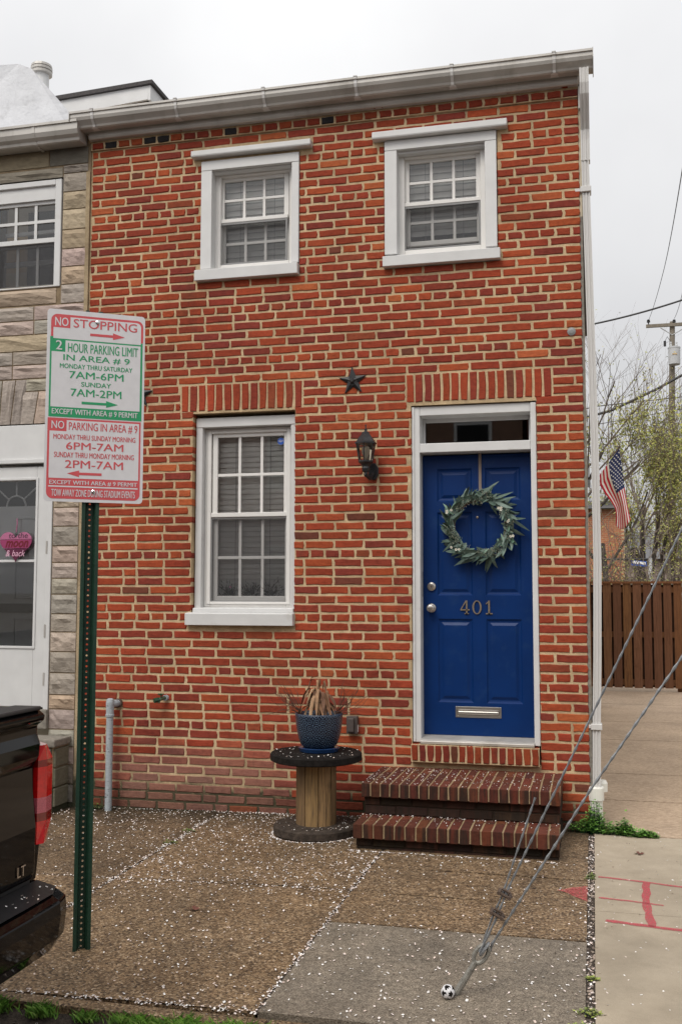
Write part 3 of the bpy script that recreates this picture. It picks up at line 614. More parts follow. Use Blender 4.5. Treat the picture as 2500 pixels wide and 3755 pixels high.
def ground_window():
    win = thing('window', (0,0,0), None, None); win.parent = house; win.location = Vector((-2.5,0,1.4))-house.location
    x0, x1 = -2.901, -2.104; zb, zt = 1.505, 2.985
    mb = MB(); mb.box(x0, x0+.052, .055, .2, zb+.02, zt-.075); obj('casing', mb, M_['white'], win, bev=.004)
    mb = MB(); mb.box(x1-.042, x1, .055, .2, zb+.02, zt-.075); obj('casing', mb, M_['white'], win, bev=.004)
    mb = MB(); mb.box(x0, x1, .05, .2, zt-.078, zt-.004); obj('head_casing', mb, M_['white'], win, bev=.004)
    mb = MB(); mb.extr([(-.048,1.406),(-.05,1.494),(.02,1.502),(.2,1.512),(.2,1.406)], -2.935, -2.096); obj('sill', mb, M_['white'], win, bev=.003)
    mb = MB(); mb.extr([(.012,1.500),(.012,1.532),(.2,1.545),(.2,1.500)], x0+.004, x1-.004); obj('sub_sill', mb, M_['white'], win, bev=.004)
    mb = MB(); rect_frame(mb, x0+.052, x1-.042, 1.54, 2.905, .115, .2, .052, .035, .03); obj('window_frame', mb, M_['vinyl'], win, bev=.004)
    mb = MB(); rect_frame(mb, x0+.075, x1-.058, 1.56, 2.885, .105, .12, .03, .02, .02); obj('frame_stop', mb, M_['vinyl'], win, bev=.003)
    sash(win, -2.790, -2.180, 2.225, 2.872, .122, .040, wt=.036, wb=.03)
    mb = MB(); mb.box(-2.795, -2.176, .108, .140, 2.222, 2.255); obj('meeting_rail', mb, M_['vinyl'], win, bev=.003)
    sash(win, -2.790, -2.180, 1.578, 2.235, .148, .036, wt=.03, wb=.045)
    mb = MB(); rect_frame(mb, -2.796, -2.178, 1.578, 2.218, .118, .128, .010); obj('screen_frame', mb, M_['screenframe'], win)
    mb = MB(); mb.quad((-2.787,.1225,1.587),(-2.187,.1225,1.587),(-2.187,.1225,2.21),(-2.787,.1225,2.21)); obj('insect_screen', mb, M_['screen'], win)
    blind(win, -2.80, -2.17, 1.56, 2.90, .212, .041, tilt=76)
    Mx = Matrix.Translation((-2.248,.137,2.795)) @ Matrix.Rotation(R(0), 4, 'Z')
    mb = MB(); mb.lathe([(.027,0),(.027,.001)], (0,0,0), 20, M=Mx @ Matrix.Rotation(R(90), 4, 'X')); obj('sticker', mb, M_['sticker'], win, label='round blue alarm sticker')
    obj('sticker_print', text_mb('ADT', -.018, .018, -.006, .009, Mx, depth=.0022), M_['whitetext'], win)
    for i, x in enumerate((-2.675,-2.505,-2.335)):
        pl = thing('windowsill_plant', (x,.190,1.558), ['small dark bushy plant with a pink bloom behind the left column of window panes','small dark bushy plant behind the middle column of window panes','taller spiky dark plant behind the right column of window panes'][i], 'plant', 'plants on the inner sill of the ground floor window')
        mb = MB(); mb.lathe([(.028,0),(.036,.055),(.038,.06),(.03,.06)], (x,.190,1.558), 14); obj('pot', mb, M_['rust'], pl)
        mb = MB()
        for q in range(190):
            a = U(0, 6.28); l = U(.03, .13 if i < 2 else .18); d = Vector((math.cos(a)*U(.2,1), math.sin(a)*.12, U(.1,1.3))).normalized()
            p = Vector((x,.190,1.61))+d*l*U(.2,1); mb.col = random.choice([(.05,.07,.03),(.08,.085,.045),(.10,.08,.05),(.035,.05,.022)])
            s = Vector((U(-1,1),U(-.3,.3),U(-1,1))).normalized()*.011; mb.quad(p-s, p+d*.012-s.cross(d).normalized()*.004, p+d*.03+s*.3, p+d*.012+s.cross(d).normalized()*.004)
        obj('foliage', mb, M_['leaf'], pl, kind='stuff')
        if i == 0: mb = MB(); mb.lathe([(.004,0),(.010,.005),(.006,.012)], (x+.02,.172,1.685), 8); obj('bloom', mb, M_['heartpink'], pl)
ground_window()

# ------------------------------------------------------------------ door
def front_door():
    dr = thing('door', (0,0,0), None, None); dr.parent = house; dr.location = Vector((-.77,.14,.64))-house.location; dr['label'] = 'blue six panel front door'
    x0, x1, z0, z1 = -1.165, -.378, .638, 2.645; Y = .140
    fr = thing('door_frame', (0,0,0), None, None); fr.parent = house; fr.location = Vector((-.77,.05,.6))-house.location
    W_ = M_['white']
    for a, b in ((-1.222,-1.166),(-.378,-.338)):
        mb = MB(); mb.box(a, b, .022, .2, .596, 2.992); obj('jamb', mb, W_, fr, bev=.004)
        mb = MB(); mb.box(a+(.0 if a < -1 else -.0), a+.018 if a < -1 else b, .012, .022, .60, 2.99); obj('brick_mould', mb, W_, fr, bev=.003)
    mb = MB(); mb.box(-1.166, -.378, .024, .2, 2.925, 2.992); obj('head_jamb', mb, W_, fr, bev=.004)
    mb = MB(); mb.box(-1.166, -.378, .018, .2, 2.655, 2.722); obj('transom_bar', mb, W_, fr, bev=.004)
    mb = MB(); mb.box(-1.166,-1.146,.16,.19,2.722,2.925); mb.box(-.398,-.378,.16,.19,2.722,2.925); mb.box(-1.146,-.398,.16,.19,2.722,2.735); mb.box(-1.146,-.398,.16,.19,2.895,2.925); obj('transom_sash', mb, W_, fr, bev=.003)
    mb = MB(); mb.box(-1.146,-.398,.172,.176,2.735,2.895); obj('transom_pane', mb, M_['glass'], fr)
    mb = MB(); mb.extr([(-.02,.592),(-.022,.612),(.0,.622),(.14,.636),(.2,.636),(.2,.592)], -1.166, -.378); obj('threshold', mb, M_['alu'], fr, bev=.002)
    # slab: stiles and rails
    B = M_['blue']; px = [(-1.060,-.808),(-.714,-.462)]; pz = [(2.310,2.548),(1.630,2.232),(.868,1.462)]
    mb = MB()
    for a, b in ((x0, px[0][0]), (px[0][1], px[1][0]), (px[1][1], x1)): mb.box(a, b, Y, Y+.04, z0, z1)
    for a, b in ((z0, pz[2][0]), (pz[2][1], pz[1][0]), (pz[1][1], pz[0][0]), (pz[0][1], z1)):
        for c, d in px: mb.box(c, d, Y+.0004, Y+.0396, a, b)
    obj('slab', mb, B, dr)
    for c, d in px:
        for a, b in pz:
            mb = MB(); rings = [(0,0),(.010,.010),(.020,.012),(.026,.012),(.046,.003)]
            vs = []
            for ins, dy in rings: vs += [(c+ins,Y+dy,a+ins),(d-ins,Y+dy,a+ins),(d-ins,Y+dy,b-ins),(c+ins,Y+dy,b-ins)]
            fs = [(4*i+j, 4*i+(j+1)%4, 4*i+4+(j+1)%4, 4*i+4+j) for i in range(len(rings)-1) for j in range(4)]; k = 4*(len(rings)-1); fs.append((k,k+1,k+2,k+3))
            mb.add(vs, fs); obj('panel', mb, B, dr)
    rot = Matrix.Rotation(R(90), 4, 'X')
    Mk = lambda x, z: Matrix.Translation((x, Y, z)) @ rot
    mb = MB(); mb.lathe([(.033,0),(.034,.006),(.028,.012),(.012,.016),(.012,.034),(.024,.04),(.029,.052),(.027,.064),(.016,.069)], n=24, M=Mk(-1.105,1.539)); obj('door_knob', mb, M_['nickel'], dr, smooth=True)
    mb = MB(); mb.lathe([(.031,0),(.030,.012),(.022,.018),(.019,.020)], n=24, M=Mk(-1.104,1.694)); obj('deadbolt', mb, M_['nickel'], dr); 
    mb = MB(); mb.box(-1.106,-1.102,Y-.0215,Y-.02,1.687,1.701); obj('key_slot', mb, M_['dark'], dr)
    mb = MB(); mb.lathe([(.009,0),(.008,.005),(.004,.006)], n=14, M=Mk(-.769,2.191)); obj('peephole', mb, M_['bronze'], dr)
    mb = MB(); mb.box(-1.1655,-1.1635,.108,.122,1.62,1.80); obj('strike_plate', mb, M_['screenframe'], fr)
    # mail slot
    ms = MB(); rect_frame(ms, -.937, -.613, .765, .842, Y-.006, Y, .014); o = obj('mail_slot', ms, M_['nickel'], dr, bev=.002)
    mb = MB(); mb.box(-.923,-.627,Y-.003,Y,.779,.828); mb.extr([(Y-.004,.786),(Y-.012,.790),(Y-.012,.806),(Y-.006,.812),(Y-.010,.816),(Y-.010,.822),(Y-.003,.822)], -.917, -.633); obj('mail_flap', mb, M_['nickel'], dr, bev=.0015)
    for cx, ch in ((-.863,'4'),(-.778,'0'),(-.692,'1')):
        mb = MB(); z0_, z1_ = 1.497, 1.594
        def bx(a, b, c, d): mb.box(cx+a, cx+b, Y-.008, Y-.001, c, d)
        if ch == '4':
            bx(.006,.017,z0_,z1_); bx(-.033,.032,z0_+.026,z0_+.035); mb.prism([(cx-.033,z0_+.035),(cx-.024,z0_+.035),(cx+.012,z1_),(cx+.004,z1_)], Y-.0075, Y-.001); bx(-.004,.027,z0_,z0_+.007)
        elif ch == '1':
            bx(-.006,.006,z0_,z1_); bx(-.024,.024,z0_,z0_+.008); mb.prism([(cx-.024,z1_-.022),(cx-.022,z1_-.028),(cx+.0,z1_-.012),(cx+.0,z1_)], Y-.0075, Y-.001)
        else:
            n = 26; zc = (z0_+z1_)/2
            vs = []
            for y in (Y-.008, Y-.001):
                for (rx, rz) in ((.033,.0495),(.021,.043)): vs += [(cx+rx*math.cos(2*math.pi*i/n), y, zc+rz*math.sin(2*math.pi*i/n)) for i in range(n)]
            fs = []
            for i in range(n):
                j = (i+1) % n; fs += [(i, j, n+j, n+i), (2*n+i, 3*n+i, 3*n+j, 2*n+j), (i, 2*n+i, 2*n+j, j), (n+i, n+j, 3*n+j, 3*n+i)]
            mb.add(vs, fs)
        obj('house_number', mb, M_['bronze'], dr, label='metal digit '+ch)
    # brick sill below the door
    n = 16; rng = random.Random(5)
    for i in range(n):
        a = -1.229+(.885)*i/n+.005; b = -1.229+.885*(i+1)/n-.005; mb = MB(); mb.col = tuple(v*.8 for v in tint())
        brick_mb(mb, a, b, .478+U(-.002,.002), .586+U(-.002,.002), -.052+U(-.003,.003), rng, .1); 
        mb.quad((a,-.048,.586),(b,-.048,.586),(b,.03,.591),(a,.03,.591)); obj('sill_brick', mb, M_['brick'], house)
    mb = MB(); mb.box(-1.228,-.345,-.045,.05,.47,.588); obj('sill_mortar', mb, M_['mortar'], house)
front_door()

# ------------------------------------------------------------------ brick steps
def steps():
    st = thing('brick_steps', (-.82,-.45,.06), 'two brick front steps with dark stained risers below the blue door', 'steps')
    rng = random.Random(9); B = M_['stepbrick']
    def rb(x0, x1, y0, y1, z0, z1, c, name='brick'):
        mb = MB(); mb.col = c; q = lambda: rng.uniform(-.0018, .0018)
        mb.box(x0, x1, y0, y1, z0, z1); mb.v = [(a+q(), b+q(), c_+q()) for a, b, c_ in mb.v]
        mb.c = [c]*len(mb.f); obj(name, mb, B, st, bev=.004)
    def col(k=1.): 
        c = random.choice([(.118,.032,.018),(.100,.029,.018),(.135,.039,.021),(.085,.026,.017)]); return tuple(v*k*U(.88,1.1) for v in c)
    X0, X1 = -1.447, -.188
    for (z0, z1, yf, yb, n) in ((.337,.425,-.672,-.005,20), (.130,.220,-.915,-.600,19)):
        for i in range(n):
            a = X0+(X1-X0)*i/n+.0045; b = X0+(X1-X0)*(i+1)/n-.0045
            if z0 > .3:
                cuts = [yf, yf+.205, yf+.42, yb] if i % 2 == 0 else [yf, yf+.205, yf+.325, yf+.54, yb]
                cuts = [yf, yf+.22, yf+.445, yb]
            else: cuts = [yf, yf+.205, yb]
            for c, d in zip(cuts, cuts[1:]): rb(a, b, c+(.0045 if c != yf else 0), d-.0045, z0, z1, col())
        mb = MB(); mb.box(X0+.005, X1-.005, yf+.006, yb, z0+.006, z1-.004); obj('tread_mortar', mb, M_['stepmortar'], st)
    # stained risers, set back under the treads
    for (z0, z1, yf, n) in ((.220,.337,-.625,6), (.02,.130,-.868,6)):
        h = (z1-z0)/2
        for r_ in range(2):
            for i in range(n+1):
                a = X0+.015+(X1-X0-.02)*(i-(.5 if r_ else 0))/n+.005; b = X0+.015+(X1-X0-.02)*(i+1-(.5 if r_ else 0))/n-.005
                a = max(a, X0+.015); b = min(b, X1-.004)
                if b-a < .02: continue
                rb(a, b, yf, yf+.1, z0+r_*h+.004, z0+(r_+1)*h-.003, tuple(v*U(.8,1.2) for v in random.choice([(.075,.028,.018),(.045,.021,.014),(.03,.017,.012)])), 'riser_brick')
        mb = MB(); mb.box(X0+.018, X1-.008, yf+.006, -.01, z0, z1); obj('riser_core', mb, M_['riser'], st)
    # right and left cheeks
    for xs in (X0+.012, X1-.012-.1):
        for (z0, z1, ya) in ((.220,.337,-.52),(.03,.130,-.76)):
            h = (z1-z0)/2
            for r_ in range(2):
                y = ya+(.1 if r_ else 0)
                while y < -.06:
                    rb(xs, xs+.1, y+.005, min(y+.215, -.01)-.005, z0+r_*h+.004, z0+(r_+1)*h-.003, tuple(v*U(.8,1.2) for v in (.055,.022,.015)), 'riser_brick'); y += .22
steps()

# ------------------------------------------------------------------ wreath
def leaf_mesh(name, l, wd, bend, col, fold=.25):
    mb = MB(); mb.col = col; n = 5; vs = []
    for i in range(n+1):
        t = i/n; a = bend*t; r = l/ max(bend, .05)
        y = l*t if abs(bend) < .05 else math.sin(a)*l/bend; zz = 0 if abs(bend) < .05 else (1-math.cos(a))*l/bend
        h = wd*.5*math.sin(math.pi*min(1, t*.92+.06))**.8*(1-t*.35)
        vs += [Vector((-h, y, zz+h*fold)), Vector((0, y, zz)), Vector((h, y, zz+h*fold))]
    fs = [(3*i+j, 3*i+j+1, 3*i+4+j, 3*i+3+j) for i in range(n) for j in range(2)]
    mb.add(vs, fs); return new_mesh(name, mb, mats=[M_['leaf']], smooth=True)
def wreath():
    c = Vector((-.747,.085,2.125)); rr = .222
    wr = thing('wreath', c, 'green eucalyptus leaf wreath with tiny white flowers hanging on the blue door', 'wreath')
    mb = MB()
    for k in range(5):
        ph = k*1.3; pts = [c+Vector((math.cos(a)*(rr-.035+.008*math.sin(5*a+ph)), .018+.008*math.cos(7*a+ph), math.sin(a)*(rr-.035+.008*math.cos(4*a+ph)))) for a in [2*math.pi*i/48 for i in range(49)]]
        mb.tube(pts, .0028, 5, False)
    obj('twig_ring', mb, M_['twig'], wr)
    mb = MB(); mb.box(-.757,-.737,.132,.138,2.30,2.655); obj('hanger_ribbon', mb, M_['hazebldg'], wr)
    cols = [(.085,.135,.105),(.12,.175,.145),(.065,.105,.082),(.16,.215,.185),(.07,.13,.08),(.05,.085,.068),(.12,.21,.15)]
    ms = [leaf_mesh('leaf', U(.10,.165), U(.022,.034), U(.2,1.4), random.choice(cols)) for _ in range(18)]
    rng = random.Random(21)
    for i in range(225):
        a = 2*math.pi*i/225+rng.uniform(-.06,.06)
        rad = rr+rng.uniform(-.042,.022); d = rng.choice([1,-1,-1,-1]); 
        out = rng.gauss(.42, .55); tang = Vector((-math.sin(a), 0, math.cos(a)))*(-1); radial = Vector((math.cos(a), 0, math.sin(a)))
        dirv = (tang*math.cos(out)+radial*math.sin(out)+Vector((0, rng.uniform(-.55,.05), 0))).normalized()
        p = c+radial*rad+Vector((0, rng.uniform(-.03,.025), 0)) - dirv*.035
        nrm = (Vector((rng.uniform(-.6,.6), -1, rng.uniform(-.6,.6)))); nrm = (nrm-dirv*nrm.dot(dirv)).normalized(); xx = dirv.cross(nrm)
        if rng.random() < .5: xx = -xx; nrm = -nrm
        M = Matrix((xx, dirv, nrm)).transposed().to_4x4(); M.translation = p
        inst('leaf', rng.choice(ms), wr, M @ Matrix.Scale(rng.uniform(.75,1.12), 4))
    mb = MB()
    for a0 in (R(92), R(75), R(115), R(190), R(200), R(213), R(25), R(8), R(0), R(-55), R(-62), R(-120), R(-85), R(140), R(-18)):
        p0 = c+Vector((math.cos(a0)*(rr+U(-.05,.01)), -.045, math.sin(a0)*(rr+U(-.05,.01))))
        for q in range(34):
            p = p0+Vector((U(-.036,.036), U(-.02,.015), U(-.03,.03))); r = U(.0024,.0042); mb.col = random.choice([(.16,.18,.14),(.22,.23,.17),(.12,.15,.11),(.26,.26,.20)])
            mb.lathe([(r*.5,-r*.8),(r,0),(r*.5,r*.8)], p, 5); 
            if q % 3 == 0: mb.tube([p, p0+Vector((0,.03,0))], .0008, 3, False)
    obj('berry_sprays', mb, M_['petal'], wr, kind='stuff')
    for (a0, r) in ((R(155),.25),(R(150),.225),(R(157),.245),(R(38),.20),(R(41),.185),(R(35),.19),(R(218),.25),(R(226),.235),(R(230),.22),(R(-18),.25),(R(-20),.235),(R(9),.215),(R(7),.205)):
        p = c+Vector((math.cos(a0)*r, -.062, math.sin(a0)*r)); mb = MB()
        for k in range(5):
            a = k*1.2566+U(-.2,.2); d = Vector((math.cos(a), U(-.3,0), math.sin(a))); s = Vector((-d.z, 0, d.x)); mb.col = (.62,.60,.52)
            mb.quad(p, p+d*.006-s*.005, p+d*.011, p+d*.006+s*.005)
        mb.col = (.30,.23,.10); mb.lathe([(.0035,0),(.002,.003)], n=6, M=Matrix.Translation(p) @ Matrix.Rotation(R(90),4,'X')); obj('flower', mb, M_['petal'], wr)
wreath()

# ------------------------------------------------------------------ lantern, stars, outlet, pipe, hose bib
def lantern():
    ln = thing('wall_lantern', (-1.50,0,2.52), 'black six sided wall lantern with white globe bulb between window and door', 'lamp')
    c = Vector((-1.532,-.125,0)); K = M_['black']
    mb = MB(); mb.lathe([(.082,2.712),(.082,2.722),(.072,2.728),(.055,2.755),(.030,2.785),(.028,2.797),(.014,2.800),(.010,2.812),(.012,2.816),(.005,2.824),(.004,2.842),(.007,2.846),(.001,2.856)], (c.x,c.y,0), 6, R(30)); obj('roof_cap', mb, K, ln)
    mb = MB(); r0, r1, z0, z1 = .050, .070, 2.588, 2.712
    for k in range(6):
        a = R(30+60*k); mb.tube([(c.x+r0*math.cos(a), c.y+r0*math.sin(a), z0), (c.x+r1*math.cos(a), c.y+r1*math.sin(a), z1)], .0045, 5)
    obj('cage_bars', mb, K, ln)
    for k in range(6):
        a, b = R(30+60*k), R(90+60*k); f = .98; mb = MB()
        mb.quad((c.x+f*r0*math.cos(a),c.y+f*r0*math.sin(a),z0),(c.x+f*r0*math.cos(b),c.y+f*r0*math.sin(b),z0),(c.x+f*r1*math.cos(b),c.y+f*r1*math.sin(b),z1),(c.x+f*r1*math.cos(a),c.y+f*r1*math.sin(a),z1)); obj('pane', mb, M_['smoke'], ln)
    mb = MB(); mb.lathe([(.012,2.592),(.016,2.62),(.028,2.645),(.031,2.665),(.027,2.685),(.014,2.698)], (c.x,c.y,0), 16); obj('bulb', mb, M_['whitetext'], ln, smooth=True)
    mb = MB(); mb.lathe([(.008,2.475),(.016,2.490),(.012,2.505),(.024,2.515),(.030,2.535),(.026,2.550),(.036,2.565),(.054,2.580),(.054,2.590)], (c.x,c.y,0), 12); obj('bottom_cup', mb, K, ln)
    mb = MB(); mb.tube([(c.x,c.y,2.53),(c.x+.004,c.y-.006,2.488),(c.x+.018,-.08,2.466),(c.x+.03,-.035,2.50),(c.x+.03,-.012,2.53)], .013, 8); obj('arm', mb, K, ln, smooth=True)
    mb = MB(); n = 8; poly = [(-1.500+.040*math.cos(R(22.5+45*k)), 2.525+.066*math.sin(R(22.5+45*k))) for k in range(8)]; mb.prism(poly, -.022, -.001); obj('back_plate', mb, K, ln, bev=.004)
lantern()
def star(x, z, r, rot, label):
    s = thing('star_anchor_plate', (x,-.004,z), label, 'wall star', 'cast iron stars on the brick wall')
    mb = MB(); n = 10; vs = [Vector((x, -.030, z))]
    for k in range(n):
        a = R(90+rot+36*k); q = r if k % 2 == 0 else r*.40; vs.append(Vector((x+q*math.cos(a), -.010 if k % 2 == 0 else -.008, z+q*math.sin(a))))
    bk = [Vector((v.x, -.001, v.z)) for v in vs[1:]]; vs += bk
    mb.add(vs, [(0, 1+(k+1)%n, 1+k)[::-1] for k in range(n)]+[(1+k, 11+k, 11+(k+1)%n, 1+(k+1)%n) for k in range(n)]); obj('star', mb, M_['black'], s)
    mb = MB(); mb.lathe([(r*.19,0),(r*.19,.012),(r*.12,.020)], n=6, M=Matrix.Translation((x,-.024,z)) @ Matrix.Rotation(R(90),4,'X')); mb.lathe([(r*.32,0),(r*.32,.008)], n=16, M=Matrix.Translation((x,-.012,z)) @ Matrix.Rotation(R(90),4,'X')); obj('nut', mb, M_['black'], s)
star(-1.656, 3.200, .108, 3, 'black cast iron star on the bricks above the lantern')
star(-3.344, 3.178, .108, -4, 'black star peeking out from behind the parking sign')
def fittings():
    t = thing('outlet_box', (-1.653,0,.65), 'small brown outdoor outlet cover on bricks beside the blue pot', 'outlet')
    mb = MB(); mb.box(-1.693,-1.613,-.05,.0,.647,.771); obj('box', mb, M_['outlet'], t, bev=.006, seg=2)
    mb = MB(); mb.box(-1.681,-1.634,-.072,-.05,.660,.760); obj('cover', mb, M_['outlet'], t, bev=.008, seg=2)
    mb = MB(); mb.box(-1.6128,-1.6118,-.04,-.015,.66,.71); obj('tag', mb, M_['whitetext'], t)
    t = thing('drain_pipe', (-3.515,-.08,.03), 'peeling grey vertical pipe with elbow at the left of the brick wall', 'pipe')
    mb = MB(); mb.lathe([(.026,0),(.026,.70)], (-3.512,-.08,gz(-3.5,-.08)-.01), 16); obj('pipe', mb, M_['pipe'], t, smooth=False)
    mb = MB(); mb.lathe([(.029,.735),(.033,.735),(.033,.75),(.029,.752),(.031,.84),(.026,.862),(.012,.868)], (-3.512,-.08,-.015), 16); mb.tube([(-3.512,-.08,.81),(-3.490,-.03,.812),(-3.482,.01,.812)], .026, 12); obj('elbow', mb, M_['pipe'], t)
    mb = MB(); mb.tube([(-3.482,-.012,.812),(-3.48,.004,.812)], .034, 14); obj('collar', mb, M_['rust'], t)
    t = thing('hose_bib', (-3.11,0,.85), 'small green and brass garden tap on the brick wall', 'tap')
    mb = MB(); mb.tube([(-3.085,.01,.862),(-3.10,-.03,.862),(-3.118,-.065,.855),(-3.124,-.078,.832)], [.014,.012,.014,.013], 10); mb.tube([(-3.108,-.05,.86),(-3.112,-.058,.892)], .007, 8); obj('valve', mb, M_['brass'], t)
    mb = MB(); mb.lathe([(.004,0),(.024,.002),(.024,.008),(.004,.01)], (-3.112,-.058,.888), 10); obj('handle', mb, M_['greenknob'], t)
    mb = MB(); mb.tube([(-3.120,-.07,.852),(-3.146,-.10,.848)], [.017,.019], 10); obj('hose_coupling', mb, M_['greenknob'], t)
    mb = MB(); mb.tube([(-3.092,.002,.862),(-3.096,-.02,.862)], .022, 10); obj('flange', mb, M_['pipe'], t)
fittings()

# ------------------------------------------------------------------ cable spool, pot
def spool():
    cx, cy = -1.785, -.52; z0 = gz(cx, cy)
    s = thing('cable_spool_table', (cx,cy,z0), 'wooden cable spool used as a plant table beside the brick steps', 'table')
    mb = MB(); mb.lathe([(.272,0),(.283,.012),(.283,.055),(.276,.064),(.135,.068)], (cx,cy,z0-.004), 40); obj('base_disc', mb, M_['spoolbase'], s)
    mb = MB(); mb.lathe([(.29,.0),(.306,.008),(.306,.046),(.297,.054),(.1,.056)], (cx,cy,.533), 44); obj('top_disc', mb, M_['spooldark'], s)
    n = 9
    for k in range(n):
        a0, a1 = 2*math.pi*(k+.03)/n+.2, 2*math.pi*(k+.97)/n+.2; mb = MB(); g = U(.7,1.35); mb.col = (g, g*U(.94,1.03), g*U(.85,1))
        vs = []
        for z in (z0+.05, .535):
            for r in (.134, .105):
                vs += [(cx+r*math.cos(a), cy+r*math.sin(a), z) for a in (a0, (a0+a1)/2, a1)]
        mb.add(vs, [(0,1,7,6),(1,2,8,7),(3,9,10,4),(4,10,11,5),(0,6,9,3),(2,5,11,8)]); mb.c = [mb.col]*len(mb.f); obj('stave', mb, M_['stave'], s)
    # planter
    px, py, zt = -1.772, -.50, .589
    p = thing('planter_pot', (px,py,zt), 'dark blue patterned glazed pot of dead brown leaves on the spool table', 'plant pot')
    mb = MB(); mb.lathe([(.105,0),(.130,.004),(.138,.028),(.132,.032),(.125,.030)], (px,py,zt), 32); obj('saucer', mb, M_['saucer'], p, smooth=False)
    prof = [(.105,.032),(.122,.05),(.138,.09),(.149,.14),(.156,.19),(.159,.235),(.162,.252),(.156,.256),(.150,.252),(.146,.225)]
    mb = MB(); mb.lathe(prof, (px,py,zt), 40); o = obj('pot', mb, M_['pot'], p, smooth=True)
    uv = o.data.uv_layers.new(name='UVMap'); off = wloc(p)
    for poly in o.data.polygons:
        angs = []
        for li in poly.loop_indices:
            v = o.data.vertices[o.data.loops[li].vertex_index].co; angs.append((math.atan2(v.y, v.x)/(2*math.pi) % 1, v.z))
        if max(a for a, _ in angs)-min(a for a, _ in angs) > .5: angs = [(a+1 if a < .5 else a, z) for a, z in angs]
        for li, (a, z) in zip(poly.loop_indices, angs): uv.data[li].uv = (a, z/.26)
    mb = MB(); mb.lathe([(.146,.222),(.14,.228),(.05,.236)], (px,py,zt), 24); obj('soil', mb, M_['soil'], p)
    rng = random.Random(4); zb = zt+.23
    browns = [(.22,.115,.06),(.30,.175,.095),(.14,.07,.04),(.40,.27,.155),(.25,.135,.075)]
    for i in range(64):
        mb = MB(); mb.col = rng.choice(browns); a = rng.uniform(0, 6.28); h = rng.uniform(.06,.19); R0 = rng.uniform(0,.04); out = rng.uniform(.03,.135); drop = h*rng.uniform(.6,1.15)
        if i < 8: a = rng.uniform(-2.5,-.6); out = rng.uniform(.11,.165); h = rng.uniform(.10,.17); drop = h+rng.uniform(-.01,.09)
        if i > 54: h = rng.uniform(.20,.27); drop = h*.45; out = rng.uniform(.02,.05)
        d = Vector((math.cos(a), math.sin(a)*.8, 0)); b = Vector((px, py, zb))+d*R0; n = 9; wmx = rng.uniform(.009,.021); vs = []; tw = rng.uniform(-1.2,1.2); wob = rng.uniform(-.012,.012)
        for k in range(n+1):
            t = k/n; hh = h*math.sin(t/.5*math.pi/2) if t < .5 else h-drop*((t-.5)/.5)**1.5
            pp = b+d*out*(t**1.2)+Vector((wob*math.sin(t*6), 0, hh)); wd = wmx*(.12 if t < .35 else .12+.88*math.sin(math.pi*(t-.35)/.65)**.8)
            s_ = Vector((-d.y, d.x, 0))*math.cos(tw*t)+d*math.sin(tw*t)*.6; vs += [pp-s_*wd+Vector((0,0,wd*.4)), pp, pp+s_*wd+Vector((0,0,wd*.4))]
        mb.add(vs, [(3*k+j, 3*k+j+1, 3*k+4+j, 3*k+3+j) for k in range(n) for j in (0,1)]); mb.c = [mb.col]*len(mb.f); obj('dry_leaf', mb, M_['dead'], p, smooth=True)
    mb = MB()
    for i in range(46):
        a = rng.choice([rng.uniform(2.5,3.9), rng.uniform(-.7,.5)]); d = Vector((math.cos(a), math.sin(a)*.4, rng.uniform(.25,1.1))).normalized(); q = Vector((px,py,zb))+d*.04+Vector((math.copysign(.09,d.x),0,0)); pts = [q]
        for k in range(rng.randint(4,7)): d = (d+Vector((rng.uniform(-.4,.4), rng.uniform(-.3,.2), rng.uniform(-.3,.35)))).normalized(); q = q+d*rng.uniform(.025,.05); pts.append(q)
        mb.tube(pts, [.0024*(1-.6*k/len(pts)) for k in range(len(pts))], 4, False)
        if rng.random() < .6:
            q = pts[len(pts)//2]; e_ = (d+Vector((rng.uniform(-1,1),0,rng.uniform(-.5,1)))).normalized(); mb.tube([q, q+e_*.03, q+e_*.055+Vector((0,0,.012))], .0009, 4, False)
    pts = [Vector((px-.03,py,zb))]; 
    for k in range(8): pts.append(pts[-1]+Vector((rng.uniform(-.012,.006),0,.05)))
    mb.tube(pts, .0009, 4, False); obj('twigs', mb, M_['twig'], p, kind='stuff')
spool()

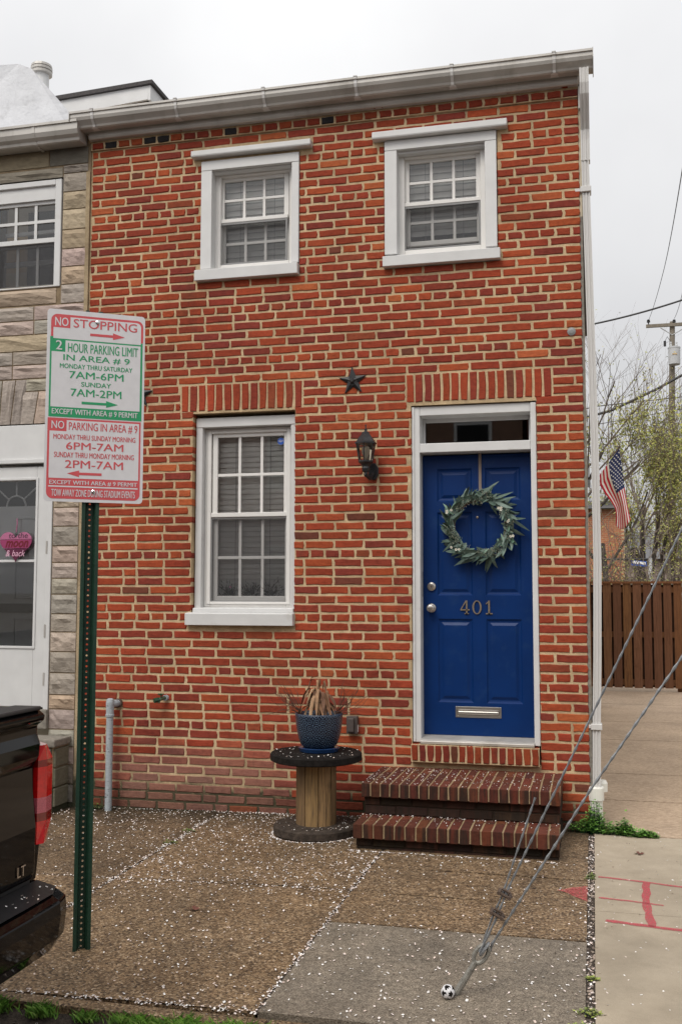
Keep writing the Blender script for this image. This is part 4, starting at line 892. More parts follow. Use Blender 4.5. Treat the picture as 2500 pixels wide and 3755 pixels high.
# ------------------------------------------------------------------ parking sign
def parking_sign():
    bx_, by_ = -2.257, -2.842; zb = gz(bx_, by_); a = R(34)
    s = thing('parking_sign', (bx_,by_,zb), 'red and green parking rules sign on a green perforated steel post', 'sign')
    M = Matrix.Translation((bx_,by_,0)) @ Matrix.Rotation(a, 4, 'Z')
    # post: hat channel open to the front; local y=0 flange plane
    G = M_['postgreen']; zt = 2.99
    mb = MB(); t = .004
    prof = [(-.040,0),(-.024,0),(-.014,.032),(.014,.032),(.024,0),(.040,0)]
    for i in (0, 1, 3, 4):
        (xa, ya), (xb, yb) = prof[i], prof[i+1]; d = Vector((xb-xa, yb-ya)).normalized(); n = Vector((-d.y, d.x))*t
        q = [(xa,ya),(xb,yb),(xb+n.x,yb+n.y),(xa+n.x,ya+n.y)]
        vs = [M @ Vector((x, y, z)) for z in (zb-.05, zt) for x, y in q]; mb.add(vs, [(3,2,1,0),(4,5,6,7),(0,1,5,4),(1,2,6,5),(2,3,7,6),(3,0,4,7)])
    # web cells with holes
    z = zb-.03
    while z < zt-.026:
        c = 8; o_ = [(-.014,z),(0,z),(.014,z),(.014,z+.0127),(.014,z+.0254),(0,z+.0254),(-.014,z+.0254),(-.014,z+.0127)]
        i_ = [(.0052*math.cos(R(225+45*k)), z+.0127+.0052*math.sin(R(225+45*k))) for k in range(8)]
        for y, flip in ((.032, 0), (.036, 1)):
            vs = [M @ Vector((x, y, zz)) for x, zz in o_+i_]; fs = [(k, (k+1)%8, 8+(k+1)%8, 8+k) for k in range(8)]; mb.add(vs, [f[::-1] if flip else f for f in fs])
        vs = [M @ Vector((x, y, zz)) for y in (.032,.036) for x, zz in i_]; mb.add(vs, [(k, 8+k, 8+(k+1)%8, (k+1)%8) for k in range(8)])
        z += .0254
    obj('post', mb, G, s)
    W, H = .47, .91; S = M @ Matrix.Translation((-W/2*.97+.012, -.006, 2.071)) @ Matrix.Diagonal((.97,1,1,1))
    def rr(x0, x1, z0, z1, r, n=5, corners=(1,1,1,1)):
        pts = []
        for (cx, cz, a0), on in zip(((x0+r,z0+r,180),(x1-r,z0+r,270),(x1-r,z1-r,0),(x0+r,z1-r,90)), corners):
            if on: pts += [(cx+r*math.cos(R(a0+90*k/n)), cz+r*math.sin(R(a0+90*k/n))) for k in range(n+1)]
            else: pts.append({180:(x0,z0),270:(x1,z0),0:(x1,z1),90:(x0,z1)}[a0])
        return pts
    mb = MB(); mb.prism(rr(0,W,0,H,.018), -.0025, 0, S); pl = obj('plate', mb, M_['signwhite'], s)
    def flat(poly, y): mb = MB(); mb.add([S @ Vector((x, y, z)) for x, z in poly], [list(range(len(poly)))]); return mb
    Y1, Y2 = -.0032, -.0039
    Rd, Gn, Wh = M_['signred'], M_['signgreen'], M_['signwhite']
    P = lambda poly, mt, y=Y1, nm='printed_field': obj(nm, flat(poly, y), mt, pl)
    P(rr(.018,.461,.779,.887,.03,5,(0,0,1,1)), Rd); P(rr(.029,.450,.770,.876,.022,5,(0,0,1,1)), Wh, -.0036); P([(.018,.823),(.108,.823),(.108,.876),(.028,.876),(.018,.86)], Rd, -.00395)
    P([(.015,.398),(.459,.398),(.459,.778),(.015,.778)], Gn); P([(.023,.445),(.449,.445),(.449,.763),(.087,.763),(.087,.7075),(.023,.7075)], Wh, -.0036)
    P(rr(.012,.456,.014,.393,.03,5,(1,1,0,0)), Rd); P([(.022,.110),(.448,.110),(.448,.384),(.101,.384),(.101,.331),(.022,.331)], Wh, -.0036); P([(.022,.068),(.446,.068),(.446,.0745),(.022,.0745)], Wh, -.0036)
    def T(txt, x0, x1, z0, z1, mt, bold=.012):
        w_ = .0011 if bold > .015 else .0007; a = text_mb(txt, x0, x1-w_, z0, z1, S, depth=.0044); b = text_mb(txt, x0+w_, x1, z0, z1, S, depth=.0047)
        a.add(b.v, b.f); obj('lettering', a, mt, pl)
    T('NO', .036,.099,.831,.872, Wh, .03); T('STOPPING', .123,.430,.829,.870, Rd)
    T('2', .042,.072,.717,.761, Wh, .03); T('HOUR PARKING LIMIT', .099,.437,.709,.753, Gn); T('IN AREA # 9', .078,.397,.666,.697, Gn, .02); T('MONDAY THRU SATURDAY', .063,.410,.631,.653, Gn)
    T('7AM-6PM', .108,.368,.585,.619, Gn, .02); T('SUNDAY', .165,.308,.548,.570, Gn, .02); T('7AM-2PM', .116,.359,.500,.536, Gn, .02); T('EXCEPT WITH AREA # 9 PERMIT', .030,.440,.409,.437, Wh, .02)
    T('NO', .030,.090,.342,.379, Wh, .03); T('PARKING IN AREA # 9', .111,.440,.335,.376, Rd); T('MONDAY THRU SUNDAY MORNING', .040,.431,.293,.317, Rd); T('6PM-7AM', .100,.373,.246,.281, Rd, .02)
    T('SUNDAY THRU MONDAY MORNING', .045,.425,.208,.233, Rd); T('2PM-7AM', .097,.373,.159,.196, Rd, .02); T('EXCEPT WITH AREA # 9 PERMIT', .026,.443,.079,.1, Wh, .02); T('TOW AWAY ZONE DURING STADIUM EVENTS', .036,.433,.025,.058, Wh, .015)
    def arrow(xa, xb, z, mt):
        d = 1 if xb > xa else -1; h = xb-d*.057
        poly = [(xa,z-.006),(h,z-.006),(h,z-.016),(xb,z),(h,z+.016),(h,z+.006),(xa,z+.006)]; poly = poly if d > 0 else poly[::-1]
        P(poly, mt, -.0044, 'arrow')
    arrow(.203,.370,.800, Rd); arrow(.169,.343,.470, Gn); arrow(.271,.107,.133, Rd)
    for x, z_ in ((.236,.862),(.232,.051)):
        mb = MB(); mb.lathe([(.010,0),(.009,.004),(.004,.007)], n=10, M=S @ Matrix.Translation((x,-.004,z_)) @ Matrix.Rotation(R(90),4,'X')); obj('bolt', mb, M_['chrome'], s)
parking_sign()

# ------------------------------------------------------------------ guy wires and anchor
def guy():
    Y = -2.975; g = thing('guy_wire_anchor', (-.557,Y,.04), 'grey steel guy wires clamped to an anchor rod in the sidewalk', 'guy wire')
    q = lambda x, z, dy=0: Vector((x, Y+dy, z))
    def strand(pts, r=.0058):
        mb = MB(); P = []
        for a, b in zip(pts, pts[1:]):
            n = max(2, int((b-a).length/.05)); P += [a.lerp(b, i/n) for i in range(n)]
        P.append(pts[-1]); k = 5
        for j in range(k):
            path = []; L_ = 0
            for i, p in enumerate(P):
                if i: L_ += (p-P[i-1]).length
                t = (P[min(i+1, len(P)-1)]-P[max(i-1, 0)]).normalized(); u = t.orthogonal().normalized(); v = t.cross(u); an = 2*math.pi*j/k+L_*55
                path.append(p+(u*math.cos(an)+v*math.sin(an))*r*.52)
            if len(P) < 160: mb.tube(path, r*.52, 5, False)
        return obj('strand', mb, M_['steel'], g)
    dA = (q(.376,1.905)-q(-.13,.862)).normalized(); dB = (q(.364,1.401)-q(.003,.868)).normalized(); xp = 3.55
    A0 = q(-.318,.476); A_top = A0+dA*((xp-.12-A0.x)/dA.x); B0 = q(-.388,.245,.01); B_top = B0+dB*((xp-.12-B0.x)/dB.x)
    strand([q(-.436,.215,-.012), q(-.372,.345,-.010), q(-.330,.446,-.008), A0, q(.376,1.905)])
    strand([q(-.436,.215,.010), q(-.388,.345,.006), q(-.343,.446,.0), q(-.335,.47), q(-.210,.831,.004)], .0050)
    strand([q(-.408,.190,.02), B0, q(.003,.868), q(.364,1.401)], .0066)
    mb = MB(); mb.tube([q(.376,1.905), A_top], .0058, 6); obj('strand', mb, M_['steel'], g); mb = MB(); mb.tube([q(.364,1.401), B_top], .0066, 6); obj('strand', mb, M_['steel'], g)
    for (x, z) in ((-.336,.446),(-.367,.366)):
        mb = MB(); c = q(x, z); d = Vector((.9, 0, -.42)).normalized(); n_ = Vector((.42, 0, .9)).normalized()
        mb.tube([c-d*.030+Vector((0,-.02,0)), c+d*.03+Vector((0,-.02,0))], .0065, 8); mb.tube([c-d*.026+Vector((0,.014,0)), c+d*.034+Vector((0,.014,0))], .005, 8)
        mb.tube([c+d*.022+Vector((0,-.03,0)), c+d*.022+Vector((0,.03,0))], .0075, 6); mb.tube([c-d*.022+Vector((0,-.03,0)), c-d*.022+Vector((0,.03,0))], .0075, 6)
        mb.tube([c+n_*.02-d*.018+Vector((0,-.018,0)), c+n_*.02+d*.018+Vector((0,-.018,0))], .006, 6); obj('cable_clamp', mb, M_['rust'], g)
    mb = MB(); e0 = q(-.432,.205); dr = (e0-q(-.557,.02)).normalized(); mb.tube([q(-.56,.0), e0-dr*.04], [.016,.0125], 10)
    n = 16; sd_ = Vector((-dr.z, 0, dr.x)); mb.tube([e0+(dr*math.cos(2*math.pi*i/n)*.042+sd_*math.sin(2*math.pi*i/n)*.023) for i in range(n+1)], .009, 8, False); obj('anchor_rod', mb, M_['rod'], g)
    mb = MB(); mb.tube([e0+(dr*math.cos(t)*.03+Vector((0,1,0))*math.sin(t)*.02)+dr*.025 for t in [2*math.pi*i/14 for i in range(15)]], .006, 6, False); obj('thimble', mb, M_['steel'], g)
    # painted ball at the foot of the rod
    b = thing('painted_ball', (-.560,-3.022,.04), 'small white ball with black spots at the foot of the anchor rod', 'ball')
    bm = bmesh.new(); bmesh.ops.create_icosphere(bm, subdivisions=3, radius=.028); mbk = MB(); mbw = MB()
    cs = [Vector(v.co).normalized() for v in bmesh.ops.create_icosphere(bmesh.new(), subdivisions=1, radius=1)['verts'][:0]] 
    ph = (1+5**.5)/2; ic = [Vector(v).normalized() for v in [(0,1,ph),(0,-1,ph),(0,1,-ph),(0,-1,-ph),(1,ph,0),(-1,ph,0),(1,-ph,0),(-1,-ph,0),(ph,0,1),(-ph,0,1),(ph,0,-1),(-ph,0,-1)]]
    me = bpy.data.meshes.new('shell'); 
    for f in bm.faces: f.material_index = 1 if max(f.calc_center_median().normalized().dot(v) for v in ic) > .94+.03*math.sin(f.index*1.7) else 0; f.smooth = True
    bm.to_mesh(me); bm.free(); me.materials.append(M_['signwhite']); me.materials.append(M_['spooldark'])
    o = bpy.data.objects.new('shell', me); COL.objects.link(o); o.parent = b; o.location = (0, 0, .024)
    # the pole the guys run up to, beyond the right edge of the view
    p = thing('guyed_pole', (xp,Y,.04), 'wooden utility pole at the kerb that the guy wires run up to', 'utility pole')
    mb = MB(); mb.tube([(xp,Y,-.1),(xp,Y,10.5)], [.16,.12], 14); obj('shaft', mb, M_['polewood'], p)
    for z in (A_top.z, B_top.z): mb = MB(); mb.lathe([(.15,-.03),(.15,.03)], (xp,Y,z), 14); obj('guy_band', mb, M_['steel'], p)
guy()

# ================================================================== NEIGHBOUR (formstone)
def neighbour():
    h = thing('formstone_house', (-5.9,0,.03), 'grey and beige stone faced row house at the left edge', 'house')
    rng = random.Random(12); Y0 = -.012
    cols = [(.40,.33,.24),(.36,.315,.26),(.38,.31,.265),(.34,.305,.26),(.43,.345,.235),(.32,.285,.24),(.39,.315,.27)]
    def block(poly, name='stone_block', dark=1., dep=.03):
        # rock-faced block from a convex quad (x,z): tl,tr,br,bl
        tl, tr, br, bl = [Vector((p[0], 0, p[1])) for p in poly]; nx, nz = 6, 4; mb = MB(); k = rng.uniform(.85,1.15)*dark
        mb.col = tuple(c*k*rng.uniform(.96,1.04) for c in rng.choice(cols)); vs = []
        fold = rng.uniform(.25,.75); amp = rng.uniform(.4,1.); ph = rng.uniform(0,6)
        for j in range(nz+1):
            for i in range(nx+1):
                u, v = i/nx, j/nz; p = tl.lerp(tr, u).lerp(bl.lerp(br, u), v)
                e_ = min(u, 1-u, ) ; ev = min(v, 1-v)
                d = 0 if (i in (0,nx) or j in (0,nz)) else dep*(.45+.35*amp*math.sin(ph+u*7+v*3)*.6+rng.uniform(-.25,.3))
                if 0 < i < nx and 0 < j < nz and v > fold: d *= .45
                vs.append((p.x, Y0-d, p.z))
        fs = [(j*(nx+1)+i, (j+1)*(nx+1)+i, (j+1)*(nx+1)+i+1, j*(nx+1)+i+1) for j in range(nz) for i in range(nx)]
        mb.add(vs, fs)
        per = [0, nx, (nz+1)*(nx+1)-1, nz*(nx+1)]
        for a, b in zip(per, per[1:]+per[:1]):
            A, B = Vector(vs[a]), Vector(vs[b]); mb.quad(B, A, A+Vector((0,.03,0)), B+Vector((0,.03,0)))
        mb.c = [mb.col]*len(mb.f); obj(name, mb, M_['stone'], h)
    g = .005
    def rect(x0, x1, z0, z1, **kw): block([(x0+g,z1-g),(x1-g,z1-g),(x1-g,z0+g),(x0+g,z0+g)], **kw)
    XR = -3.822
    zq = [5.005,4.853,4.707,4.541,4.385,4.239,4.095,3.940]
    for a, b in zip(zq, zq[1:]): rect(-4.043, XR, b, a)
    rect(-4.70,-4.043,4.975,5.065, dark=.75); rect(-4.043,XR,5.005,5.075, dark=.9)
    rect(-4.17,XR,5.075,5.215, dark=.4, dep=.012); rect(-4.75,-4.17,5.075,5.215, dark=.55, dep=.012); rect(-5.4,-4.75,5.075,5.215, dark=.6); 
    rect(-4.80,-4.078,3.945,4.075, dep=.045)         # sill stone
    rect(-4.62,-4.275,3.82,3.938); rect(-4.275,XR,3.82,3.938); rect(-4.62,-4.272,3.705,3.82); rect(-4.272,XR,3.705,3.82); rect(-4.62,XR,3.572,3.705)
    rect(-4.95,-4.454,3.46,3.572); rect(-4.95,-4.454,3.347,3.46); rect(-4.454,XR,3.46,3.572); rect(-4.454,XR,3.347,3.46)
    # fanned lintel
    xs = [-4.96,-4.86,-4.76,-4.66,-4.56,-4.46,-4.37]
    for i, (a, b) in enumerate(zip(xs, xs[1:])):
        k = (i-3)*.02; block([(a+k+g,3.34),(b+k+.02-g,3.34),(b-g,2.985),(a+g,2.985)])
    rect(-4.33,XR,3.245,3.345); block([(-4.36,3.24),(-4.22,3.24),(-4.26,2.985),(-4.37,2.985)]); block([(-4.21,3.24),(-4.09,3.24),(-4.14,2.985),(-4.25,2.985)]); rect(-4.09,XR,3.1,3.245); rect(-4.09,XR,2.985,3.1)
    zq = [2.98,2.83,2.68,2.55,2.43,2.312,2.164,2.011,1.881,1.758,1.635,1.483,1.343,1.192,1.03,.862,.753,.600,.47,.335,.19,.05]
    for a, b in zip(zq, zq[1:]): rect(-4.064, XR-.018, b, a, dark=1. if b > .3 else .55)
    # the rest of the facade, left of the view
    z = 5.07
    while z > .1:
        hh = rng.uniform(.12,.17); x = -8.
        while x < -4.97:
            wd = rng.uniform(.3,.6); xe = min(x+wd, -4.97 if z < 3.6 else -4.82)
            if xe-x > .05 and not (z > 3.95 and z < 4.98 and xe > -4.73): rect(x, xe, max(z-hh,.03), z)
            x += wd
        z -= hh
    mb = MB(); 
    mb.box(-8,-4.93,Y0+.006,.3,-.1,3.0); mb.box(-8,HX0-.002,Y0+.006,.3,3.0,4.1); mb.box(-8,-4.73,Y0+.006,.3,4.1,4.98); mb.box(-8,HX0-.002,Y0+.006,.3,4.98,5.3); mb.box(-4.04,HX0-.002,Y0+.006,.3,4.1,4.98); mb.box(-4.066,HX0-.002,Y0+.006,.3,-.1,3.0)
    obj('wall', mb, M_['stonemortar'], h)
    mb = MB(); mb.box(-3.836,-3.804,-.016,.0,.02,5.0); obj('joint_strip', mb, M_['stonemortar2'], h)
    mb = MB(); mb.box(-8,-3.85,3.,7.6,-.1,5.3); obj('rear_wall', mb, M_['stucco'], h); mb = MB(); mb.box(-4.9,-3.95,.9,.95,.5,5.1); obj('interior', mb, M_['dark'], h)
    # window
    w_ = thing('window', (0,0,0), None, None); w_.parent = h; w_.location = Vector((-4.38,0,4.08))-h.location
    mb = MB(); rect_frame(mb, -4.725, -4.05, 4.082, 4.965, -.02, .1, .055, .045, .012); obj('window_frame', mb, M_['white'], w_, bev=.004)
    mb = MB(); mb.box(-4.67,-4.105,.0,.1,4.81,4.92); obj('head_panel', mb, M_['white'], w_)
    sash(w_, -4.70, -4.082, 4.462, 4.82, .02, .04, mun=.013, fm='white'); sash(w_, -4.70, -4.082, 4.09, 4.49, .06, .04, cols=3, rows=1, mun=.012, fm='white')
    mb = MB(); mb.box(-4.67,-4.09,.18,.2,4.60,4.63); mb.box(-4.67,-4.09,.18,.2,4.34,4.38); obj('inner_rail', mb, M_['white'], w_)
    mb = MB(); mb.box(-4.67,-4.10,.030,.032,4.09,4.46); obj('insect_screen', mb, M_['screen'], w_)
    # entrance: frame, storm door, inner door
    d = thing('storm_door', (0,0,0), None, None); d.parent = h; d.location = Vector((-4.5,.03,.75))-h.location
    W_ = M_['white']
    mb = MB(); mb.box(-4.925,-4.068,-.012,.25,2.70,2.975); obj('header_panel', mb, W_, d, bev=.004)
    mb = MB(); mb.box(-4.925,-4.068,-.03,.1,2.665,2.70); obj('header_ledge', mb, W_, d, bev=.004)
    mb = MB(); mb.box(-4.11,-4.068,-.02,.25,.745,2.665); mb.box(-4.93,-4.89,-.02,.25,.745,2.665); obj('door_frame', mb, W_, d, bev=.003)
    mb = MB(); mb.box(-4.888,-4.785,.0,.035,.76,2.64); mb.box(-4.215,-4.112,.0,.035,.76,2.64); mb.box(-4.785,-4.215,.0005,.0345,2.53,2.64); mb.box(-4.785,-4.215,.0005,.0345,.76,1.225); obj('leaf', mb, W_, d, bev=.003)
    mb = MB(); rect_frame(mb, -4.80, -4.20, 1.21, 2.555, -.008, .0, .02); mb.box(-4.78,-4.22,-.006,.012,1.885,1.905); obj('glazing_frame', mb, W_, d, bev=.002)
    for a, b in ((1.23,1.885),(1.905,2.535)): mb = MB(); mb.quad((-4.785,.014,a),(-4.215,.014,a),(-4.215,.014,b),(-4.785,.014,b)); obj('pane', mb, M_['glass'], d)
    mb = MB(); mb.quad((-4.785,.021,1.23),(-4.215,.021,1.23),(-4.215,.021,1.885),(-4.785,.021,1.885)); obj('insect_screen', mb, M_['screen'], d)
    for z_ in (2.0, 1.35, .98): mb = MB(); mb.box(-4.1125,-4.1,-.024,-.02,z_-.05,z_+.05); obj('hinge', mb, M_['alu'], d)
    mb = MB(); mb.box(-4.888,-4.112,.07,.11,.76,2.335); mb.box(-4.888,-4.76,.07,.11,2.335,2.66); mb.box(-4.24,-4.112,.07,.11,2.335,2.66); mb.box(-4.76,-4.24,.07,.11,2.535,2.66); obj('inner_door', mb, W_, d)
    for x0, x1 in ((-4.80,-4.58),(-4.44,-4.20)):
        for a, b in ((1.60,2.25),(.95,1.45)): mb = MB(); rect_frame(mb, x0, x1, a, b, .060, .0705, .02); obj('moulding', mb, W_, d, bev=.004)
    mb = MB(); mb.box(-4.76,-4.24,.09,.095,2.335,2.535); obj('fan_pane', mb, M_['dark'], d)
    mb = MB(); c = Vector((-4.44,.078,2.335)); 
    mb.tube([c+Vector((math.cos(t)*.085,0,math.sin(t)*.085)) for t in [math.pi*i/12 for i in range(13)]], .008, 6)
    for t in (40, 90, 140): dd = Vector((math.cos(R(t)),0,math.sin(R(t)))); mb.tube([c+dd*.085, c+dd*(.2/max(math.sin(R(t)),.2))], .007, 6)
    obj('fan_muntins', mb, W_, d)
    mb = MB(); mb.box(-4.70,-4.25,.056,.0705,1.49,1.56); obj('mail_plate', mb, M_['screenframe'], d)
    # stone stoop
    mb = MB(); mb.box(-4.95,-3.86,-.27,-.02,.50,.555); mb.box(-5.3,-4.30,-.62,-.27,.28,.335); mb.box(-4.95,-4.06,-.05,-.012,.60,.75); s = obj('stoop_cap', mb, M_['kerb'], h, bev=.012, seg=2)
    mb = MB(); mb.box(-4.92,-3.885,-.24,-.012,.0,.50); mb.box(-5.28,-4.33,-.6,-.24,0,.28); obj('stoop_base', mb, M_['stonemortar'], h)
    for i in range(3):
        mb = MB(); z0 = .06+.145*i; mb.col = (.15,.14,.10); mb.box(-3.89,-3.87,-.235,-.03,z0,z0+.135); mb.c = [mb.col]*len(mb.f); obj('stoop_stone', mb, M_['stone'], h, bev=.006)
        mb = MB(); mb.col = (.14,.13,.10); mb.box(-4.4,-3.895,-.262,-.24,z0,z0+.135); mb.c = [mb.col]*len(mb.f); obj('stoop_stone', mb, M_['stone'], h, bev=.006)
    # gutter and roof
    gp = [(-.02,5.36),(-.02,5.21),(-.13,5.205),(-.14,5.212),(-.146,5.232),(-.17,5.252),(-.184,5.285),(-.184,5.335),(-.196,5.338),(-.196,5.358),(-.182,5.358)]
    mb = MB(); mb.extr(gp, -8, -3.835); gt = obj('gutter', mb, M_['alu'], h)
    for x in (-4.22,-5.2): mb = MB(); mb.extr([(-.019,5.2),(-.131,5.2),(-.142,5.208),(-.149,5.23),(-.173,5.25),(-.188,5.285),(-.188,5.34),(-.15,5.3)], x-.012, x+.012); obj('gutter_strap', mb, M_['alu'], gt)
    mb = MB(); mb.extr([(-.03,5.36),(3.,6.05),(3.,6.0),(-.03,5.32)], -8, -3.9); obj('roof', mb, M_['tar'], h)
    mb = MB(); mb.extr([(-.06,5.365),(.1,5.40),(.1,5.37),(-.06,5.345)], -4.6, -3.88); obj('shingle_edge', mb, M_['shingle'], h)
    # tar-coated chimney mass on the roof
    mb = MB(); Yc = 1.0; top = [onY(px, py, Yc) for px, py in ((-260,256),(75,240),(115,250),(285,445))]
    poly = [(-6.6,5.4),(top[3].x+.25,5.4),(top[3].x,top[3].z),(top[2].x,top[2].z),(top[1].x,top[1].z),(top[0].x,top[0].z)]
    n_ = len(poly); A = [Vector((x,Yc,z)) for x, z in poly]; A[4] += Vector((0,-.03,0)); B_ = [Vector((x-.25,Yc+1.1,z)) for x, z in poly]
    ri = Vector((top[1].x+.02,Yc-.22,5.4)); mb.add(A+B_+[ri], [(0,2*n_,4,5),(2*n_,1,2,3,4)]+[((i+1)%n_, i, i+n_, (i+1)%n_+n_) for i in range(n_)])
    o = obj('chimney_mass', mb, M_['tar'], h)
    vt = thing('roof_vent', onY(152,330,1.6), 'short white flue pipe with ribbed cap on the neighbouring roof', 'vent')
    v = onY(152,330,1.6); mb = MB(); mb.lathe([(.075,-.6),(.075,.17)], v, 16); obj('pipe', mb, M_['white'], vt)
    mb = MB(); mb.lathe([(.08,.15),(.105,.155),(.105,.18),(.09,.185),(.107,.19),(.107,.215),(.09,.22),(.105,.225),(.10,.25),(.06,.26)], v, 18); obj('cap', mb, M_['alu'], vt)
    # heart
    hh = thing('heart_sign', (-4.385,-.01,1.9), 'pink wooden heart plaque reading to the moon and back on the storm door', 'plaque')
    Mh = Matrix.Translation((-4.378,-.014,2.030)); n = 40; pts = []
    for i in range(n):
        t = 2*math.pi*i/n; pts.append((16*math.sin(t)**3/16*.140, (13*math.cos(t)-5*math.cos(2*t)-2*math.cos(3*t)-math.cos(4*t))/17*.140-.005))
    pts = pts[::-1]
    def clip(poly, z0, z1):
        def half(P, f):
            out = []
            for a, b in zip(P, P[1:]+P[:1]):
                fa, fb = f(a), f(b)
                if fa >= 0: out.append(a)
                if fa*fb < 0: k = fa/(fa-fb); out.append((a[0]+(b[0]-a[0])*k, a[1]+(b[1]-a[1])*k))
            return out
        return half(half(poly, lambda p: p[1]-z0), lambda p: z1-p[1])
    for z0, z1, mt in ((.037,.2,'heartpink'),(-.035,.034,'heartmid'),(-.2,-.038,'heartdark')):
        mb = MB(); P = clip(pts, z0, z1)
        mb.prism(P, -.006, 0, Mh); obj('plank', mb, M_['heartpink'] if z0 > 0 else M_[mt], hh)
    for txt, x0, x1, z0, z1, mt, sh in (('to the', -.062,.105,.045,.088,'greytext',.1),('moon', -.09,.112,-.028,.024,'redtext',.35),('& back', -.085,.085,-.098,-.05,'pinktext',.3)):
        obj('lettering', text_mb(txt, x0, x1, z0, z1, Mh, shear=sh, depth=.0075, bold=.02 if mt == 'redtext' else 0), M_[mt], hh)
    mb = MB(); mb.tube([Mh @ Vector((0,-.003,.09)), Mh @ Vector((.008,-.003,.16)), Mh @ Vector((.004,-.003,.20))], .004, 5); obj('ribbon', mb, M_['heartpink'], hh)
    # gabled roof behind
    b = thing('gabled_rear_house', (-6.5,3.,0), 'tan gable with white trim board and dark shingles rising behind the gutter', 'house')
    Yd = 3.1; q = [onY(px, py, Yd) for px, py in ((-200,448),(548,318),(548,368),(-200,512))]; mb = MB()
    mb.prism([(p.x, p.z) for p in (q[3], q[2], q[1], q[0])], Yd-.03, Yd); mb.box(q[1].x, q[1].x+.03, Yd-.03, Yd+.6, q[2].z-.01, q[1].z); obj('rake_board', mb, M_['white'], b)
    mb = MB(); mb.prism([(q[0].x,q[0].z),(q[1].x+.06,q[1].z+.008),(q[1].x+.06,q[1].z+.05),(q[0].x,q[0].z+.06)], Yd-.06, Yd+3); obj('shingles', mb, M_['shingle'], b)
    mb = MB(); mb.prism([(q[3].x,5.),(q[2].x-.04,5.),(q[2].x-.04,q[2].z),(q[3].x,q[3].z)], Yd+.02, Yd+3); obj('gable_wall', mb, M_['yellow'], b)
neighbour()

